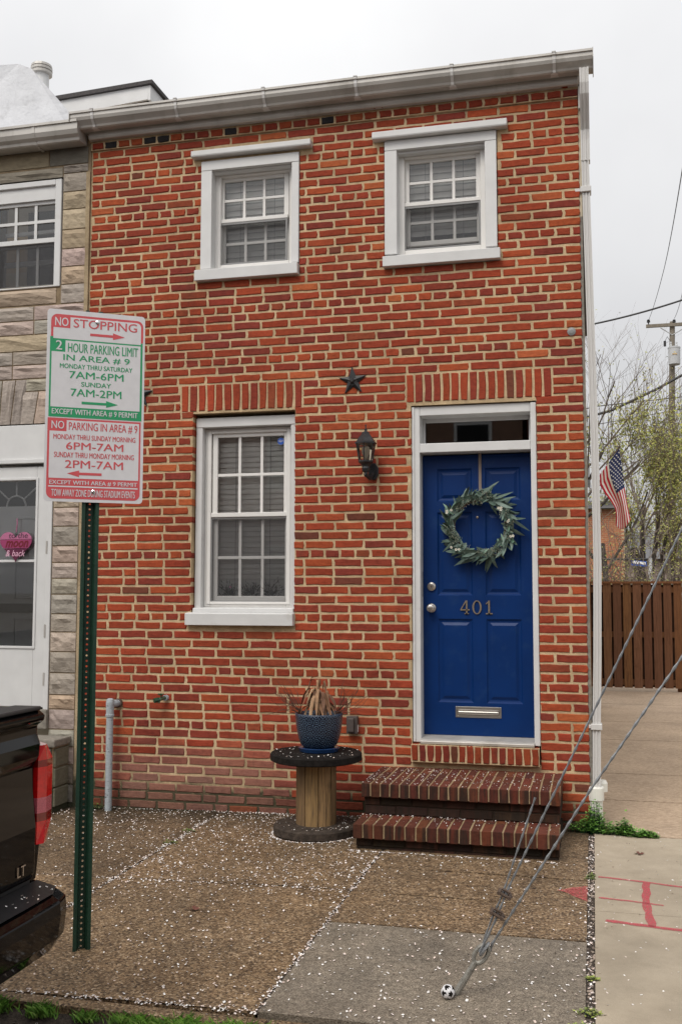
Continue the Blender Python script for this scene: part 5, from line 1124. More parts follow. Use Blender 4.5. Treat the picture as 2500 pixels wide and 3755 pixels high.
# ================================================================== TRUCK
def truck():
    yc = -4.70; zs = -.10; XT = -1.98
    t = thing('pickup_truck', (-3.9,yc,zs), 'rear of a black pickup truck with red tail lamp parked at the kerb', 'truck')
    P = M_['paint']; hw = .995
    # body cross-section (y offset from the kerb-side, z) lofted along x
    hw = 1.02; side = [(hw-.02,.60),(hw,.72),(hw,.95),(hw-.03,1.06),(hw-.055,1.12),(hw-.07,1.20),(hw-.085,1.215)]
    def ring(x, inset=0): return [Vector((x, yc+y-inset, z)) for y, z in side]+[Vector((x, yc-y+inset, z)) for y, z in side[::-1]]
    mb = MB(); xs = [(XT-.0,.035),(XT-.05,.008),(XT-.12,0),(XT-1.9,0)]; rs = [ring(x, i) for x, i in xs]; n = len(rs[0])
    for a, b in zip(rs, rs[1:]): mb.add(a+b, [(j, j+1, j+1+n, j+n) for j in range(n-1)])
    mb.add(rs[0], [list(range(n))]); obj('bed', mb, P, t, smooth=False)
    # tailgate with top lip and pressed shapes
    y0, y1 = yc-.885, yc+.905
    prof = [(XT+.02,.615),(XT+.032,.64),(XT+.034,.80),(XT+.020,.93),(XT+.018,1.02),(XT+.040,1.055),(XT+.044,1.10),(XT+.030,1.135),(XT+.030,1.165),(XT+.058,1.185),(XT+.060,1.205),(XT+.035,1.222),(XT-.06,1.226),(XT-.06,.615)]
    mb = MB(); n = len(prof); vs = [Vector((x, y0, z)) for x, z in prof]+[Vector((x, y1, z)) for x, z in prof]
    mb.add(vs, [list(range(n)), list(range(2*n-1,n-1,-1))]+[((i+1)%n, i, i+n, (i+1)%n+n) for i in range(n)]); tg = obj('tailgate', mb, P, t, bev=.008, seg=2)
    mb = MB(); mb.box(XT-.06,XT+.05,y0+.02,y1-.01,1.222,1.236); mb.box(XT-1.8,XT-.06,yc+.87,yc+.925,1.212,1.226); obj('bed_rail_cap', mb, M_['plastic'], t, bev=.004)
    mb = MB(); mb.box(XT-1.88,XT-.065,yc-.865,yc+.865,1.213,1.221); obj('bed_cover', mb, M_['rubber'], t, bev=.004)
    S = Matrix.Translation((XT+.0345,yc+.90,.650)) @ Matrix.Rotation(R(90),4,'Z'); obj('badge', text_mb('LT', -.120, -.068, 0, .036, S, depth=.003), M_['chrome'], tg)
    # tail lamps: stacked lenses wrapping the corner
    for sgn in (1, -1):
        lamp = thing('tail_lamp', (0,0,0), None, None); lamp.parent = t; lamp.location = Vector((XT, yc+sgn*.96, .9))-t.location
        zz = [(.735,.815,'lampred'),(.815,.845,'lampdark'),(.845,.90,'lampclear'),(.90,1.01,'lampred'),(1.01,1.035,'lampdark'),(1.035,1.09,'lampred')]
        for a, b, mt in zz:
            mb = MB(); ins = lambda z: max(0, (z-1.04))*.9+max(0, (.79-z))*.6
            vs = []
            for z in (a, b):
                i_ = ins(z); pl = [(XT+.030,.905+.008),(XT+.046,.95-i_*.4),(XT+.036,1.005-i_),(XT-.01,1.042-i_),(XT-.16,1.036-i_),(XT-.16,.93)]
                vs += [Vector((x, yc+sgn*y, z)) for x, y in pl]
            n = 6; f = [list(range(n))[::-1], list(range(n,2*n))]+[(i, (i+1)%n, (i+1)%n+n, i+n) for i in range(n)]
            mb.add(vs, f if sgn > 0 else [q[::-1] for q in f]); obj('lens', mb, M_[mt], lamp)
    # bumper with corner step
    bp = [(XT+.02,.600),(XT+.14,.585),(XT+.175,.565),(XT+.18,.52),(XT+.17,.44),(XT+.13,.385),(XT+.05,.37),(XT+.02,.40)]
    def bring(y, k): return [Vector((XT-.05+(x-XT+.05)*k, y, z)) for x, z in bp]
    st = [(yc-.97,.45),(yc-.88,.9),(yc-.7,1.),(yc+.66,1.),(yc+.84,.98),(yc+.915,.90),(yc+.955,.62),(yc+.97,.3)]; rs = [bring(y, k) for y, k in st]; mb = MB(); n = len(bp)
    for a, b in zip(rs, rs[1:]): mb.add(a+b, [((j+1)%n, j, j+n, (j+1)%n+n) for j in range(n)])
    mb.add(rs[0], [list(range(n))]); mb.add(rs[-1], [list(range(n))[::-1]]); obj('bumper', mb, P, t, bev=.006, seg=2)
    mb = MB(); mb.add([Vector((XT+.02,yc-.7,.602)),Vector((XT+.15,yc-.7,.590)),Vector((XT+.15,yc+.66,.591)),Vector((XT+.145,yc+.84,.591)),Vector((XT+.11,yc+.915,.594)),Vector((XT+.02,yc+.94,.603))], [(0,1,2,3,4,5)]); obj('step_pad', mb, M_['plastic'], t)
    for sgn in (1, -1):
        mb = MB(); vs = []
        pl = [(XT+.05,.84),(XT+.12,.88),(XT+.10,.965),(XT+.0,.985),(XT-.05,.95)]
        for z in (.445,.415): vs += [Vector((x, yc+sgn*y, z)) for x, y in pl]
        f = [(0,1,2,3,4),(9,8,7,6,5)]+[((i+1)%5, i, i+5, (i+1)%5+5) for i in range(5)]; mb.add(vs, f if sgn < 0 else [q[::-1] for q in f]); obj('corner_step', mb, M_['plastic'], t, bev=.004)
    mb = MB(); mb.box(XT-.3,XT+.06,yc-.06,yc+.06,.27,.36); mb.box(XT-3.6,XT-.05,yc-.5,yc+.5,.33,.56); mb.box(XT-.25,XT+.015,yc-.88,yc+.90,.36,.64); obj('hitch_and_frame', mb, M_['plastic'], t)
    # cab and bonnet ahead, wheels
    def loft(secs, name, mt):
        mb = MB(); rs = []
        for x, half, z0, z1, top in secs: rs.append([Vector((x,yc+half,z0)),Vector((x,yc+half,z0+(z1-z0)*.55)),Vector((x,yc+top,z1)),Vector((x,yc-top,z1)),Vector((x,yc-half,z0+(z1-z0)*.55)),Vector((x,yc-half,z0))])
        for a, b in zip(rs, rs[1:]): mb.add(a+b, [(j, (j+1)%6, (j+1)%6+6, j+6) for j in range(6)])
        mb.add(rs[0], [list(range(6))[::-1]]); mb.add(rs[-1], [list(range(6))]); return obj(name, mb, M_[mt], t, bev=.03, seg=2)
    loft([(XT-1.92,.98,.40,1.22,.93),(XT-2.02,.98,.40,1.80,.72),(XT-3.5,.98,.40,1.82,.72),(XT-4.1,.98,.40,1.25,.88),(XT-5.45,.96,.42,1.12,.85),(XT-5.7,.90,.45,.95,.78)], 'cab', 'paint')
    mb = MB(); mb.box(XT-3.4,XT-2.1,yc+.80,yc+.915,1.30,1.66); mb.box(XT-3.4,XT-2.1,yc-.915,yc-.80,1.30,1.66); mb.quad((XT-2.005,yc-.72,1.70),(XT-1.93,yc-.8,1.3),(XT-1.93,yc+.8,1.3),(XT-2.005,yc+.72,1.70)); obj('cab_glass', mb, M_['smoke'], t)
    for x in (XT-1.15, XT-4.75):
        for sgn in (1, -1):
            wl = thing('wheel', (0,0,0), None, None); wl.parent = t; wl.location = Vector((x, yc+sgn*.86, zs+.395))-t.location
            Mw = Matrix.Translation((x, yc+sgn*.86, zs+.395)) @ Matrix.Rotation(R(90),4,'X')
            mb = MB(); mb.lathe([(.24,-.12),(.37,-.125),(.395,-.09),(.395,.09),(.37,.125),(.24,.12)], n=32, M=Mw); obj('tyre', mb, M_['rubber'], wl); mb = MB(); mb.lathe([(.05,-.126),(.235,-.121),(.235,.121),(.05,.126)], n=24, M=Mw); obj('rim', mb, M_['alu'], wl)
truck()

# ================================================================== BEHIND: fence, flag, pole, wires, trees, far houses
def fence():
    Y = 9.95; f = thing('wooden_gate', (.7,Y,.1), 'brown wooden driveway gate of upright boards behind the house', 'gate')
    x0, x1 = -1.55, 1.415; n = 19; p = (x1-x0)/n
    for i in range(n):
        mb = MB(); g = U(.6,1.35); mb.col = (g, g*U(.93,1.12), g*U(.9,1.3)); w_ = U(.013,.019); a = x0+p*i+w_; mb.box(a, a+p-2*w_, Y+U(-.004,.004), Y+.02, .13+U(-.006,.006), 1.80); mb.c = [mb.col]*6; obj('board', mb, M_['fence'], f)
    for z in (.22,.98,1.70): mb = MB(); mb.col = (.9,.9,.9); mb.box(x0, x1, Y+.024, Y+.07, z-.045, z+.045); mb.c = [mb.col]*6; obj('rail', mb, M_['fence'], f)
    mb = MB(); mb.col = (1.05,1,1); mb.box(x0, x1+.01, Y-.02, Y+.08, 1.80, 1.835); mb.c = [mb.col]*6; obj('cap_rail', mb, M_['fence'], f)
    mb = MB(); mb.col = (.8,.8,.8); mb.box(x1-.10, x1-.01, Y+.07, Y+.16, 0, 1.78); mb.box(x0, x0+.09, Y+.07, Y+.16, 0, 1.78); mb.c = [mb.col]*12; obj('post', mb, M_['fence'], f)
    # added boards behind the gaps, tinted near black to paint in their shade
    for i in range(n-1):
        mb = MB(); g = .08; mb.col = (g, g, g); a = x0+p*(i+1); mb.box(a-.05, a+.05, Y+.075, Y+.095, .14, 1.78); mb.c = [mb.col]*6; obj('gap_shade_board', mb, M_['fence'], f)
fence()
def flag():
    Y = 7.4; z6 = lambda x, y: onY(2150+x/1.963, 1000+y/1.963, Y)
    f = thing('flag', (-.036,Y,3.1), 'stars and stripes flag hanging from a slanted staff beside the downspout', 'flag')
    tip = z6(236,1258); base = z6(60,1490); base = Vector((-.036, Y, base.z-.05)); mb = MB(); mb.tube([base, tip], .011, 8); mb.lathe([(.004,-.01),(.018,.0),(.018,.015),(.004,.03)], tip, 8); obj('staff', mb, M_['barklite'], f)
    mb = MB(); mb.box(-.036,.02,Y-.03,Y+.03,base.z-.05,base.z+.05); obj('bracket', mb, M_['steel'], f)
    top = [(232,1265),(248,1370),(262,1470),(274,1560),(288,1650),(302,1720),(315,1778)]
    bot = [(92,1455),(96,1530),(130,1590),(172,1645),(205,1700),(212,1760),(206,1822)]
    nu, nv = 30, 13
    def curve(c, t): t *= len(c)-1; k = min(int(t), len(c)-2); f_ = t-k; return (c[k][0]+(c[k+1][0]-c[k][0])*f_, c[k][1]+(c[k+1][1]-c[k][1])*f_)
    mb = MB(); vs = []
    def pt(u, v):
        a, b = curve(top, u), curve(bot, u); x, y = a[0]+(b[0]-a[0])*v, a[1]+(b[1]-a[1])*v
        y += max(0, u-.6)*110*math.sin(math.pi*v)  # fold hangs lower in the middle of the fly
        p = z6(x, y); p.y += .05*math.sin(v*9+u*3)*min(1, u*2); return p
    for i in range(nu+1):
        for j in range(nv+1): vs.append(pt(i/nu, j/nv))
    o = len(mb.v); mb.v += [tuple(v) for v in vs]
    for i in range(nu):
        for j in range(nv):
            mb.f.append([i*(nv+1)+j, i*(nv+1)+j+1, (i+1)*(nv+1)+j+1, (i+1)*(nv+1)+j]); mb.c.append(None); mb.m.append(2 if (i < nu*.45 and j < 7) else (0 if j % 2 == 0 else 1))
    ob = obj('cloth', mb, [M_['flagred'], M_['flagwhite'], M_['flagblue']], f, smooth=True)
    md = ob.modifiers.new('thickness', 'SOLIDIFY'); md.thickness = .003; md.offset = 0
    mb = MB()
    for r in range(9):
        for c in range(6 if r % 2 == 0 else 5):
            u = (c+.5+(0 if r % 2 == 0 else .5))/6.*.45; v = (r+.6)/9.4*7/13; p = pt(u, v)+Vector((0,-.008,0)); s = .015
            mb.add([p]+[p+Vector((s*(1 if k % 2 == 0 else .42)*math.sin(k*.6283),0,s*(1 if k % 2 == 0 else .42)*math.cos(k*.6283))) for k in range(10)], [(0, 1+k, 1+(k+1)%10) for k in range(10)])
    obj('stars', mb, M_['whitetext'], f, kind='stuff')
flag()
def utility_pole():
    Y = 36.; q = lambda px, py, dy=0: onY(px, py, Y+dy); top = q(2463,1180); b = q(2458,2150)
    p = thing('utility_pole', (b.x,Y,.03), 'tall grey wooden utility pole with crossarm and transformer behind the gate', 'utility pole')
    mb = MB(); mb.tube([(b.x-.05,Y,0),b,top], [.19,.175,.105], 12); obj('shaft', mb, M_['polewood'], p)
    a, c = q(2367,1196,-.16), q(2580,1190,-.16); mb = MB(); mb.box(a.x, c.x, Y-.2, Y-.1, a.z-.07, a.z+.06); obj('crossarm', mb, M_['polewood'], p)
    mb = MB(); mb.tube([q(2420,1202,-.2), q(2463,1228,-.1), q(2512,1200,-.2)], .022, 6); obj('brace', mb, M_['greymetal'], p)
    for px in (2376, 2470): 
        v = q(px, 1190, -.15); mb = MB(); mb.lathe([(.025,.0),(.025,.08),(.07,.09),(.07,.13),(.045,.14),(.06,.15),(.06,.19),(.03,.21)], v, 10); obj('insulator', mb, M_['wire'], p)
    v = q(2471,1338,-.35); mb = MB(); mb.lathe([(.20,0),(.23,.02),(.24,.66),(.25,.67),(.25,.72),(.12,.76)], v, 20); obj('transformer', mb, M_['greymetal'], p, smooth=False)
    mb = MB(); mb.box(v.x-.09, v.x+.09, v.y-.25, v.y-.235, v.z+.38, v.z+.43); obj('warning_plate', mb, M_['yellow'], p)
    for dx in (-.12,.10): mb = MB(); mb.lathe([(.04,.72),(.05,.80),(.03,.86),(.04,.92),(.02,.96)], v+Vector((dx,0,0)), 8); obj('bushing', mb, M_['greymetal'], p)
    v2 = q(2436,1270,-.2); mb = MB(); mb.tube([v2, v2+Vector((0,0,.22))], .05, 8); mb.tube([v2+Vector((0,0,.2)), v2+Vector((.1,0,.4)), v+Vector((-.12,0,.95))], .012, 5); obj('cutout', mb, M_['wire'], p)
    def wire(pts, r, label, sag=0):
        P = []
        for a_, b_ in zip(pts, pts[1:]):
            for i in range(10): f = i/10; w_ = a_.lerp(b_, f); w_.z -= sag*4*f*(1-f); P.append(w_)
        P.append(pts[-1]); mb = MB(); mb.tube(P, r, 5); o = obj('overhead_wire', mb, M_['wire'], label=label, cat='wire', group='overhead wires', loc=tuple(pts[0])); return o
    wire([onY(1500,1330,15), onY(2176,1188,15), onY(2500,1100,15), onY(3300,820,15)], .02, 'thick black overhead cable crossing the sky just right of the roof', .03)
    wire([onY(1700,1600,22), onY(2185,1490,22), onY(2500,1455,22), onY(3100,1380,22)], .014, 'thin wire crossing the bare branches in front of the pole')
    wire([onY(1900,1600,20), onY(2240,1505,20), onY(2400,1430,20), onY(2500,1375,20), onY(3200,1000,20)], .035, 'thick dark cable bundle rising to the right through the branches')
    wire([onY(1800,1640,24), onY(2190,1556,24), onY(2500,1500,24), onY(3000,1390,24)], .011, 'thin lower wire just above the budding tree crowns')
    wire([onY(1800,1700,26), onY(2250,1625,26), onY(2500,1590,26), onY(3000,1510,26)], .013, 'lowest thin wire crossing the budding tree crowns')
    wire([q(2376,1175,-.15), onY(2432,990,22), onY(2500,620,10), onY(2620,-80,3)], .009, 'fine wire climbing steeply from the left end of the crossarm', .1)
    wire([q(2470,1168,-.15), onY(2500,1075,26), onY(2640,560,10), onY(2800,0,4)], .009, 'fine wire climbing steeply from the top of the far pole', .1)
utility_pole()
def tree(name, base, height, label, seed, spread=.5, bark='barklite', leafs=1400, leafcol=None, trunk_r=.2, lean=(0,0), depth_max=5, up_=.5, clear=.25, leaf=.045, zlo=0., nfork=(2,3)):
    rng = random.Random(seed); t = thing(name, base, label, 'tree', 'trees behind the gate')
    tm, cm, lm = MB(), MB(), MB(); tips = []
    def grow(p, d, l, r, lev):
        n = 4; pts = [p]; dd = d.copy()
        for i in range(n):
            dd = (dd+Vector((rng.gauss(0,.10), rng.gauss(0,.10), rng.gauss(0,.06)+.05*up_))).normalized(); pts.append(pts[-1]+dd*l/n)
        re = r*.62; (tm if lev < 2 else cm).tube(pts, [r+(re-r)*i/n for i in range(n+1)], 7 if lev < 2 else 4 if lev < 4 else 3, False)
        if lev >= 2: tips.extend(pts[1:])
        if lev >= depth_max: return
        k = rng.randint(*nfork)+(1 if lev > 0 else 0)
        for j in range(k):
            a = rng.uniform(0, 6.28); s = spread*rng.uniform(.6,1.5)
            nd = (dd+Vector((math.cos(a)*s, math.sin(a)*s, rng.uniform(-.1,.5)*up_))).normalized(); f = rng.uniform(.45,1.)
            q = pts[max(1, int(n*f))]; grow(q, nd, l*rng.uniform(.58,.86), re*rng.uniform(.55,.85), lev+1)
    shoots = 420 if leafs > 500 else 0
    base = Vector(base); grow(base+Vector((0,0,-.1)), Vector((lean[0],lean[1],1)).normalized(), height*clear, trunk_r, 0)
    leafcol = leafcol or [(.30,.32,.06),(.38,.37,.08),(.22,.25,.05),(.42,.37,.11)]
    for i in range(leafs):
        p = rng.choice(tips)+Vector((rng.gauss(0,.12), rng.gauss(0,.12), rng.gauss(0,.12)))
        if p.z < zlo: continue
        a = Vector((rng.uniform(-1,1), rng.uniform(-1,1), rng.uniform(-1,1))).normalized()*leaf*rng.uniform(.5,1.2); b = a.orthogonal().normalized()*leaf*rng.uniform(.3,.7); lm.col = rng.choice(leafcol); lm.quad(p-a, p+b, p+a, p-b)
    for i in range(shoots):
        p = rng.choice(tips); d = Vector((rng.gauss(0,.25), rng.gauss(0,.25), 1)).normalized(); l = rng.uniform(.4,1.3); q = p+d*l*.5+Vector((rng.gauss(0,.04),)*3); r_ = p+d*l
        cm.tube([p, q, r_], [.008,.006,.003], 3, False)
        for k in range(3): 
            w_ = p.lerp(r_, rng.random())+Vector((rng.gauss(0,.06),)*3); a = Vector((rng.uniform(-1,1), rng.uniform(-1,1), rng.uniform(-1,1))).normalized()*leaf*rng.uniform(.5,1.1); b = a.orthogonal().normalized()*leaf*.5; lm.col = rng.choice(leafcol); lm.quad(w_-a, w_+b, w_+a, w_-b)
    obj('trunk', tm, M_['bark'], t); obj('branches', cm, M_[bark], t, kind='stuff'); 
    if leafs: obj('buds', lm, M_['leaf'], t, kind='stuff')
def trees():
    b = onY(2420,2140,23); tree('budding_tree', (b.x,23,.03), 8.6, 'dark trunked tree with yellow green buds right of the flag', 5, .42, 'barklite', 6000, trunk_r=.19, depth_max=5, up_=.7, clear=.36, leaf=.05)
    tree('leaning_tree', (.30,19,.03), 7.4, 'tree with dark leaning trunk below the flag', 11, .5, 'barklite', 5000, trunk_r=.10, lean=(.16,0), depth_max=5, up_=.5, clear=.40, leaf=.045)
    tree('bare_tree', (-1.7,21,.03), 11.5, 'bare gnarled tree reaching over from behind the house against the sky', 26, .62, 'barklite', 160, trunk_r=.13, lean=(.25,0), depth_max=5, up_=.25, clear=.40, leaf=.035)
    tree('thicket_tree', (2.6,29,.03), 8.5, 'twiggy upright tree beside the far utility pole', 31, .36, 'barklite', 3000, trunk_r=.14, depth_max=5, up_=1., clear=.3, leaf=.05)
    tree('thicket_tree', (.9,33,.03), 9.2, 'dense twiggy tree between the flag and the far pole', 37, .34, 'barklite', 3400, trunk_r=.14, depth_max=5, up_=1., clear=.28, leaf=.05)
    tree('thicket_tree', (4.6,33,.03), 8.5, 'twiggy tree at the right edge behind the far pole', 41, .38, 'barklite', 1200, trunk_r=.14, depth_max=5, up_=1., clear=.28, leaf=.05)
    # vine tangle and hedge along the back of the gate
    rng = random.Random(8); h = thing('overgrown_hedge', (1.,13.5,.03), 'low yellow green overgrown hedge just above the wooden gate', 'hedge'); cm, lm = MB(), MB()
    for i in range(620):
        p = Vector((rng.uniform(-1.5,2.6), rng.uniform(13,14.3), rng.uniform(.2,1.6)+1.5*rng.random()**3)); d = Vector((rng.uniform(-.6,.6), rng.uniform(-.3,.3), 1)).normalized(); pts = [p]
        for k in range(5): d = (d+Vector((rng.gauss(0,.35), rng.gauss(0,.2), rng.gauss(-.1,.25)))).normalized(); pts.append(pts[-1]+d*rng.uniform(.12,.3))
        cm.tube(pts, .006, 3, False)
        for k in range(7): q = rng.choice(pts)+Vector((rng.gauss(0,.05),)*3); a = Vector((rng.uniform(-1,1),rng.uniform(-1,1),rng.uniform(-1,1))).normalized()*.022; lm.col = rng.choice([(.30,.31,.07),(.38,.36,.10),(.20,.22,.05)]); bb = a.orthogonal().normalized()*.013; lm.quad(q-a, q+bb, q+a, q-bb)
    obj('stems', cm, M_['barklite'], h, kind='stuff'); obj('leaves', lm, M_['leaf'], h, kind='stuff')
trees()
def far_things():
    b = thing('far_brick_house', (-3.,31,.03), 'orange brick building end wall beyond the gate under the flag', 'house'); rng = random.Random(2)
    mb = MB(); mb.box(-8,1.16,31.01,38,.0,4.7); obj('wall', mb, M_['mortar'], b)
    mb = MB(); mb.extr([(30.7,4.7),(34.5,5.3),(38.3,4.7),(34.5,5.2)], -8.2, 1.3); obj('roof', mb, M_['shingle'], b)
    mb = MB()
    for k in range(0, 66):
        x = 1.16-(.11 if k % 2 else 0)
        while x > -1.2: mb.col = tuple(a*.6+b*.4 for a, b in zip(tint(), (.62,.36,.22))); mb.box(x-.205, x-.006, 31.0, 31.02, .05+k*.07, .05+k*.07+.055); x -= .218
    obj('brickwork', mb, M_['brick'], b, kind='stuff')
    f = thing('far_house', (2.,48,.03), 'faint brown house wall low behind the bare trees', 'house'); mb = MB(); mb.box(.5,9,48,54,0,3.4); obj('wall', mb, M_['hazebldg'], f); mb = MB(); mb.extr([(47.6,3.4),(51,5.0),(54.4,3.4),(51,4.9)], .3, 9.2); obj('roof', mb, M_['roofgrey'], f)
    Y = 17.; q = lambda x, y: onY(2150+x/1.963, 1000+y/1.963, Y); a = q(455,2055); s = thing('street_name_sign', (a.x,Y,.03), 'small blue and white street sign hanging from a grey post behind the gate', 'sign')
    mb = MB(); mb.tube([(a.x,Y,0),(a.x,Y,a.z)], .045, 10); obj('post', mb, M_['greymetal'], s)
    c = q(110,2050); mb = MB(); mb.tube([(c.x,Y,a.z-.02),(a.x,Y,a.z-.02)], .022, 8); obj('arm', mb, M_['wire'], s)
    p0, p1 = q(318,2068), q(432,2100); mb = MB(); mb.prism([(p0.x,p0.z-.12),(p1.x,p1.z-.05),(p1.x,p1.z+.07),(p0.x,p0.z+.0)], Y-.01, Y+.01); obj('blade', mb, M_['sticker'], s); mb = MB(); mb.prism([(p0.x+.03,p0.z-.075),(p1.x-.03,p1.z-.01),(p1.x-.03,p1.z+.05),(p0.x+.03,p0.z-.015)], Y-.014, Y-.0105); obj('blade_print', mb, M_['whitetext'], s)
far_things()

def opposite():
    # brick row across the street behind the viewer; it shows only as reflections in the glass and paint
    for i, (x, wd, hh, c) in enumerate(((-11.2,5.4,7.2,'opp_a'),(-5.7,4.2,6.6,'opp_b'),(-1.4,4.6,7.0,'opp_a'),(3.3,4.2,6.5,'opp_b'),(7.6,5.4,7.2,'opp_a'))):
        h = thing('opposite_house', (x+wd/2,-16.5,-.1), 'brick row house across the street, %s of the five mirrored in the window glass' % ['first','second','third','fourth','fifth'][i], 'house', 'brick houses across the street'); mb = MB(); mb.box(x, x+wd-.02, -24, -16.5, -.1, hh); obj('wall', mb, M_[c], h)
        for fx in (.25,.72):
            for z in (1.3, 4.2): mb = MB(); mb.box(x+wd*fx-.45, x+wd*fx+.45, -16.5, -16.46, z, z+1.5); w_ = obj('window', mb, M_['white'], h); mb = MB(); mb.box(x+wd*fx-.37, x+wd*fx+.37, -16.46, -16.44, z+.08, z+1.42); obj('pane', mb, M_['dark'], w_)
        mb = MB(); mb.box(x, x+wd-.02, -16.5, -16.25, hh-.3, hh+.05); obj('cornice', mb, M_['white'], h)
    mb = MB(); mb.box(-60,60,-16.4,-13.8,-.2,.0); obj('far_sidewalk', mb, M_['concdark'], kind='structure')
opposite()
# ================================================================== SMALL STUFF: weeds, grass, petals
def weeds():
    rng = random.Random(6)
    def clump(name, label, spots, n, hmax, size, cols):
        c0 = spots[0]; t = thing(name, (c0[0], c0[1], gz(c0[0], c0[1])), label, 'weeds', 'weeds in the pavement joints'); lm, sm = MB(), MB()
        for i in range(n):
            x, y, r, h = rng.choice(spots); a = rng.uniform(0,6.28); rad = r*math.sqrt(rng.random()); p = Vector((x+rad*math.cos(a), y+rad*math.sin(a)*.5, 0)); z0 = gz(p.x, p.y) if p.y < 0 else .072
            hh = h*(1-rad/r*.6)*rng.uniform(.2,1)*hmax; p.z = z0+hh
            if rng.random() < .25: sm.tube([(p.x,p.y,z0-.003), p], .0013, 3, False)
            a = rng.uniform(0,6.28); d = Vector((math.cos(a), math.sin(a), rng.uniform(-.2,.6))).normalized(); s = d.cross(Vector((0,0,1))).normalized(); l = size*rng.uniform(.6,1.4); lm.col = rng.choice(cols)
            q = p+d*l; lm.add([p, p+d*l*.45+s*l*.34, q, p+d*l*.45-s*l*.34, p+d*l*.5-Vector((0,0,l*.08))], [(0,4,1),(1,4,2),(2,4,3),(3,4,0)])
        obj('leaves', lm, M_['leaf'], t, kind='stuff'); obj('stems', sm, M_['grass'] if sm.c and sm.c[0] else M_['greenknob'], t, kind='stuff')
    G = [(.11,.25,.035),(.15,.32,.05),(.085,.19,.03),(.19,.36,.07),(.12,.28,.045)]
    clump('weed_clump', 'green leafy weeds growing at the foot of the downspout', [(-.06,-.12,.10,.7),(.0,-.13,.08,1.5),(.015,-.10,.06,2.1),(.06,-.14,.10,1.),(.14,-.15,.10,.8),(.20,-.15,.06,.9),(.26,-.16,.10,.55),(.34,-.17,.08,.4)], 2300, .125, .021, G)
    clump('weed_sprout', 'single taller leafy sprout standing right of the downspout weeds', [(.205,-.14,.022,1.)], 46, .17, .028, G)
    clump('weed_tuft', 'small green tuft in the joint beside the red paint arrow', [(-.012,-1.22,.028,.5),(-.01,-1.16,.02,.4)], 90, .05, .012, [(.14,.19,.04),(.10,.15,.03),(.20,.24,.06)])
    clump('weed_tuft', 'yellow green tuft in the joint at the bottom edge of the picture', [(-.02,-3.05,.05,.5),(-.03,-3.2,.06,.6),(.0,-2.7,.03,.3)], 220, .06, .014, [(.25,.31,.06),(.34,.38,.09),(.14,.18,.05)])
    clump('weed_tuft', 'small pale sprouts in the sidewalk joint left of the spool', [(-2.64,-.63,.05,.5),(-2.64,-.95,.05,.5)], 80, .05, .015, [(.14,.20,.03),(.11,.16,.03)])
    clump('weed_tuft', 'mossy tuft at the wall foot behind the green post', [(-3.62,-.05,.07,.6)], 110, .09, .013, [(.10,.14,.02),(.07,.10,.02)])
    gb = MB()
    for (x0, x1, n, h) in ((-2.36,-2.26,260,.04),(-2.16,-2.06,230,.038),(-1.95,-1.88,150,.03),(-1.78,-1.62,330,.035),(-1.56,-1.44,240,.042),(-1.38,-1.20,420,.045),(-2.7,-2.5,300,.04),(-3.2,-2.9,300,.04)):
        for i in range(n):
            x = rng.gauss((x0+x1)/2, (x1-x0)/3.2); y = rng.gauss(-3.448,.014); z = -.012; a = rng.uniform(0,6.28); l = h*rng.uniform(.6,1.7); d = Vector((math.cos(a)*.5, math.sin(a)*.5, 1)).normalized(); s = Vector((-math.sin(a), math.cos(a), 0))*.0022
            p = Vector((x,y,z)); gb.col = rng.choice([(.13,.29,.035),(.18,.36,.05),(.09,.20,.03),(.24,.37,.08)]); gb.add([p-s, p+s, p+d*l*.6+s*.7, p+d*l+Vector((math.cos(a),math.sin(a),-.3))*l*.25, p+d*l*.6-s*.7], [(0,1,2,3,4)])
    obj('kerb_grass', gb, M_['grass'], label='tufts of short green grass growing along the kerb', cat='grass', kind='stuff')
weeds()
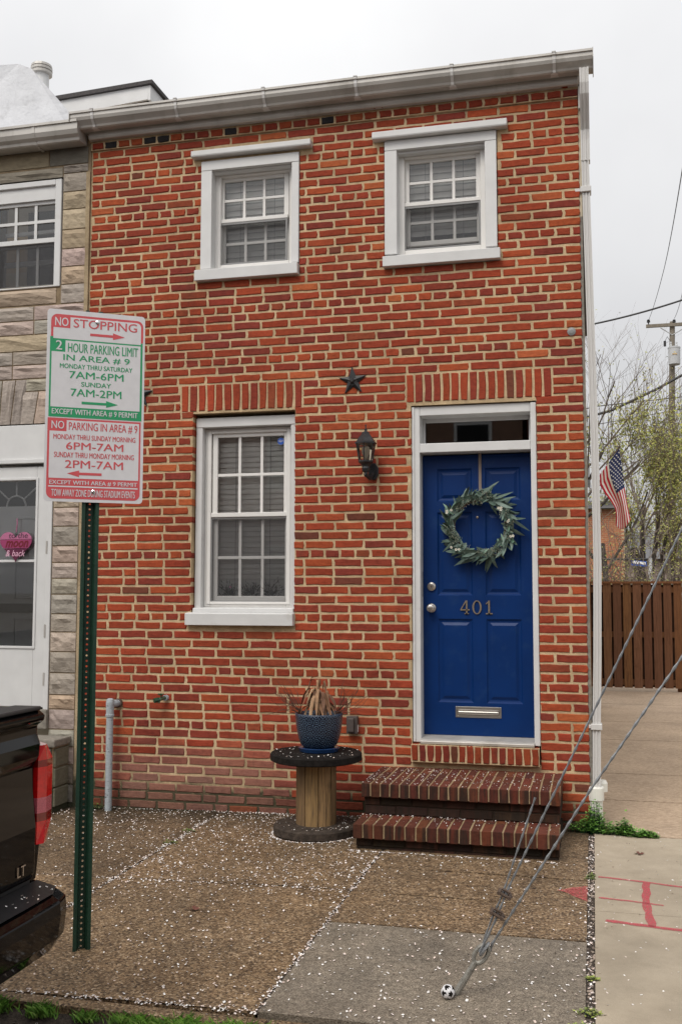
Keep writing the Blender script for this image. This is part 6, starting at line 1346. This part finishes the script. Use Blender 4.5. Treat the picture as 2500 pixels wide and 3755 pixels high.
def petals():
    rng = random.Random(13); mb = MB()
    def one(x, y, z, s=1.):
        a = rng.uniform(0,6.28); l = rng.uniform(.0038,.0078)*s; w_ = l*rng.uniform(.55,.9); d = Vector((math.cos(a),math.sin(a),rng.uniform(-.5,.5))); e = Vector((-math.sin(a),math.cos(a),rng.uniform(-.5,.5)))
        k = rng.uniform(.75,1.05); mb.col = tuple(v*k for v in rng.choice([(.82,.78,.75),(.80,.70,.66),(.84,.82,.80),(.70,.57,.50)])); p = Vector((x,y,z+.0045)); mb.add([p-d*l, p-e*w_, p+d*l, p+e*w_, p-Vector((0,0,.0025))], [(0,1,4),(1,2,4),(2,3,4),(3,0,4)])
    def ok(x, y): return not (-1.46 < x < -.18 and y > -.925) and (x+1.785)**2+(y+.52)**2 > .284**2
    def field(n, x0, x1, y0, y1, dens=None, s=1.):
        c = 0
        while c < n:
            x, y = rng.uniform(x0, x1), rng.uniform(y0, y1); c += 1
            if dens and rng.random() > dens(x, y): continue
            if ok(x, y) and y < -.005: one(x, y, gz(x, y), s)
    field(9500, -4.2, -1.27, -3.33, -.01, lambda x, y: .22+.55*max(0, 1+y/1.6)**1.2+.12*math.sin(x*5+y*3))
    field(1500, -2.64, -1.27, -1.9, -.01, lambda x, y: .8)
    field(1500, -1.27, -.04, -3.33, -.93, lambda x, y: .6 if y < -2.2 or y > -1.1 else .28)
    field(330, .02, 1.2, -3.3, -.2); field(60, .02, 1.2, 0-.2, -.01)
    def line(n, x0, y0, x1, y1, sp, s=1.):
        for i in range(n):
            t = rng.random(); x = x0+(x1-x0)*t+rng.gauss(0,sp); y = y0+(y1-y0)*t+rng.gauss(0,sp)
            if ok(x, y): one(x, y, gz(x, y), s)
    line(520, -2.64,-3.3,-2.64,-.3,.012); line(330, -1.26,-3.3,-1.26,-1.,.010); line(200, -.012,-3.3,-.012,-.25,.014,1.1); line(420, -4.02,-3.3,-4.02,-.3,.02)
    line(240, -4,-1.75,-1.27,-1.74,.010); line(330, -1.46,-.935,-.2,-.935,.009); line(160, -3.8,-.02,-2.1,-.02,.012); line(420, -3.5,-3.33,-1.26,-3.335,.02); [one(rng.uniform(-3,-1.1), rng.uniform(-3.56,-3.43), -.03) for i in range(260)]; line(140, -2.6,-.03,-1.5,-.03,.02)
    for i in range(230):
        a = rng.uniform(3.0,6.5); r = .288+abs(rng.gauss(0,.008)); x, y = -1.785+r*math.cos(a), -.52+r*math.sin(a)
        one(x, y, gz(x, y))
    for i in range(170): a = rng.uniform(0,6.28); r = .29*math.sqrt(rng.random()); x, y = -1.785+r*math.cos(a), -.52+r*math.sin(a); (one(x, y, .587) if math.hypot(x+1.772, y+.5) > .145 and rng.random() < .55 else None)
    for i in range(120): a = rng.uniform(0,6.28); r = rng.uniform(.14,.275); one(-1.785+r*math.cos(a), -.52+r*math.sin(a), gz(-1.78,-.5)+.058)
    for i in range(420): x = -1.44+1.25*rng.random()**1.4; one(x, rng.uniform(-.665,-.06), .424, .8)
    for i in range(190): one(rng.uniform(-1.44,-.2), rng.gauss(-.645,.02) if rng.random() < .6 else rng.uniform(-.9,-.62), .2205, .85)
    for i in range(30): one(rng.uniform(-1.92,-1.83), rng.uniform(-4.6,-3.8), .598, .9)
    obj('blossom_petals', mb, M_['petal'], label='scattered pale pink blossom petals over sidewalk and steps', cat='petals', kind='stuff')
    for (x, y, lb) in ((-1.97,-2.21,'curled red brown dead leaf on the sidewalk right of the green post'),(.27,-.62,'crumpled brown dead leaf on the driveway apron')):
        l = MB(); l.col = (.13,.045,.03)
        for k in range(4):
            a = k*1.6; d = Vector((math.cos(a),math.sin(a),.25))*.035; e = Vector((-math.sin(a),math.cos(a),.3))*.016; p = Vector((x,y,gz(x,y)+.004)); l.add([p, p+d*.5+e, p+d, p+d*.5-e*.6], [(0,1,2,3)])
        obj('dead_leaf', l, M_['dead'], label=lb, cat='leaf', loc=(x,y,gz(x,y)))
petals()
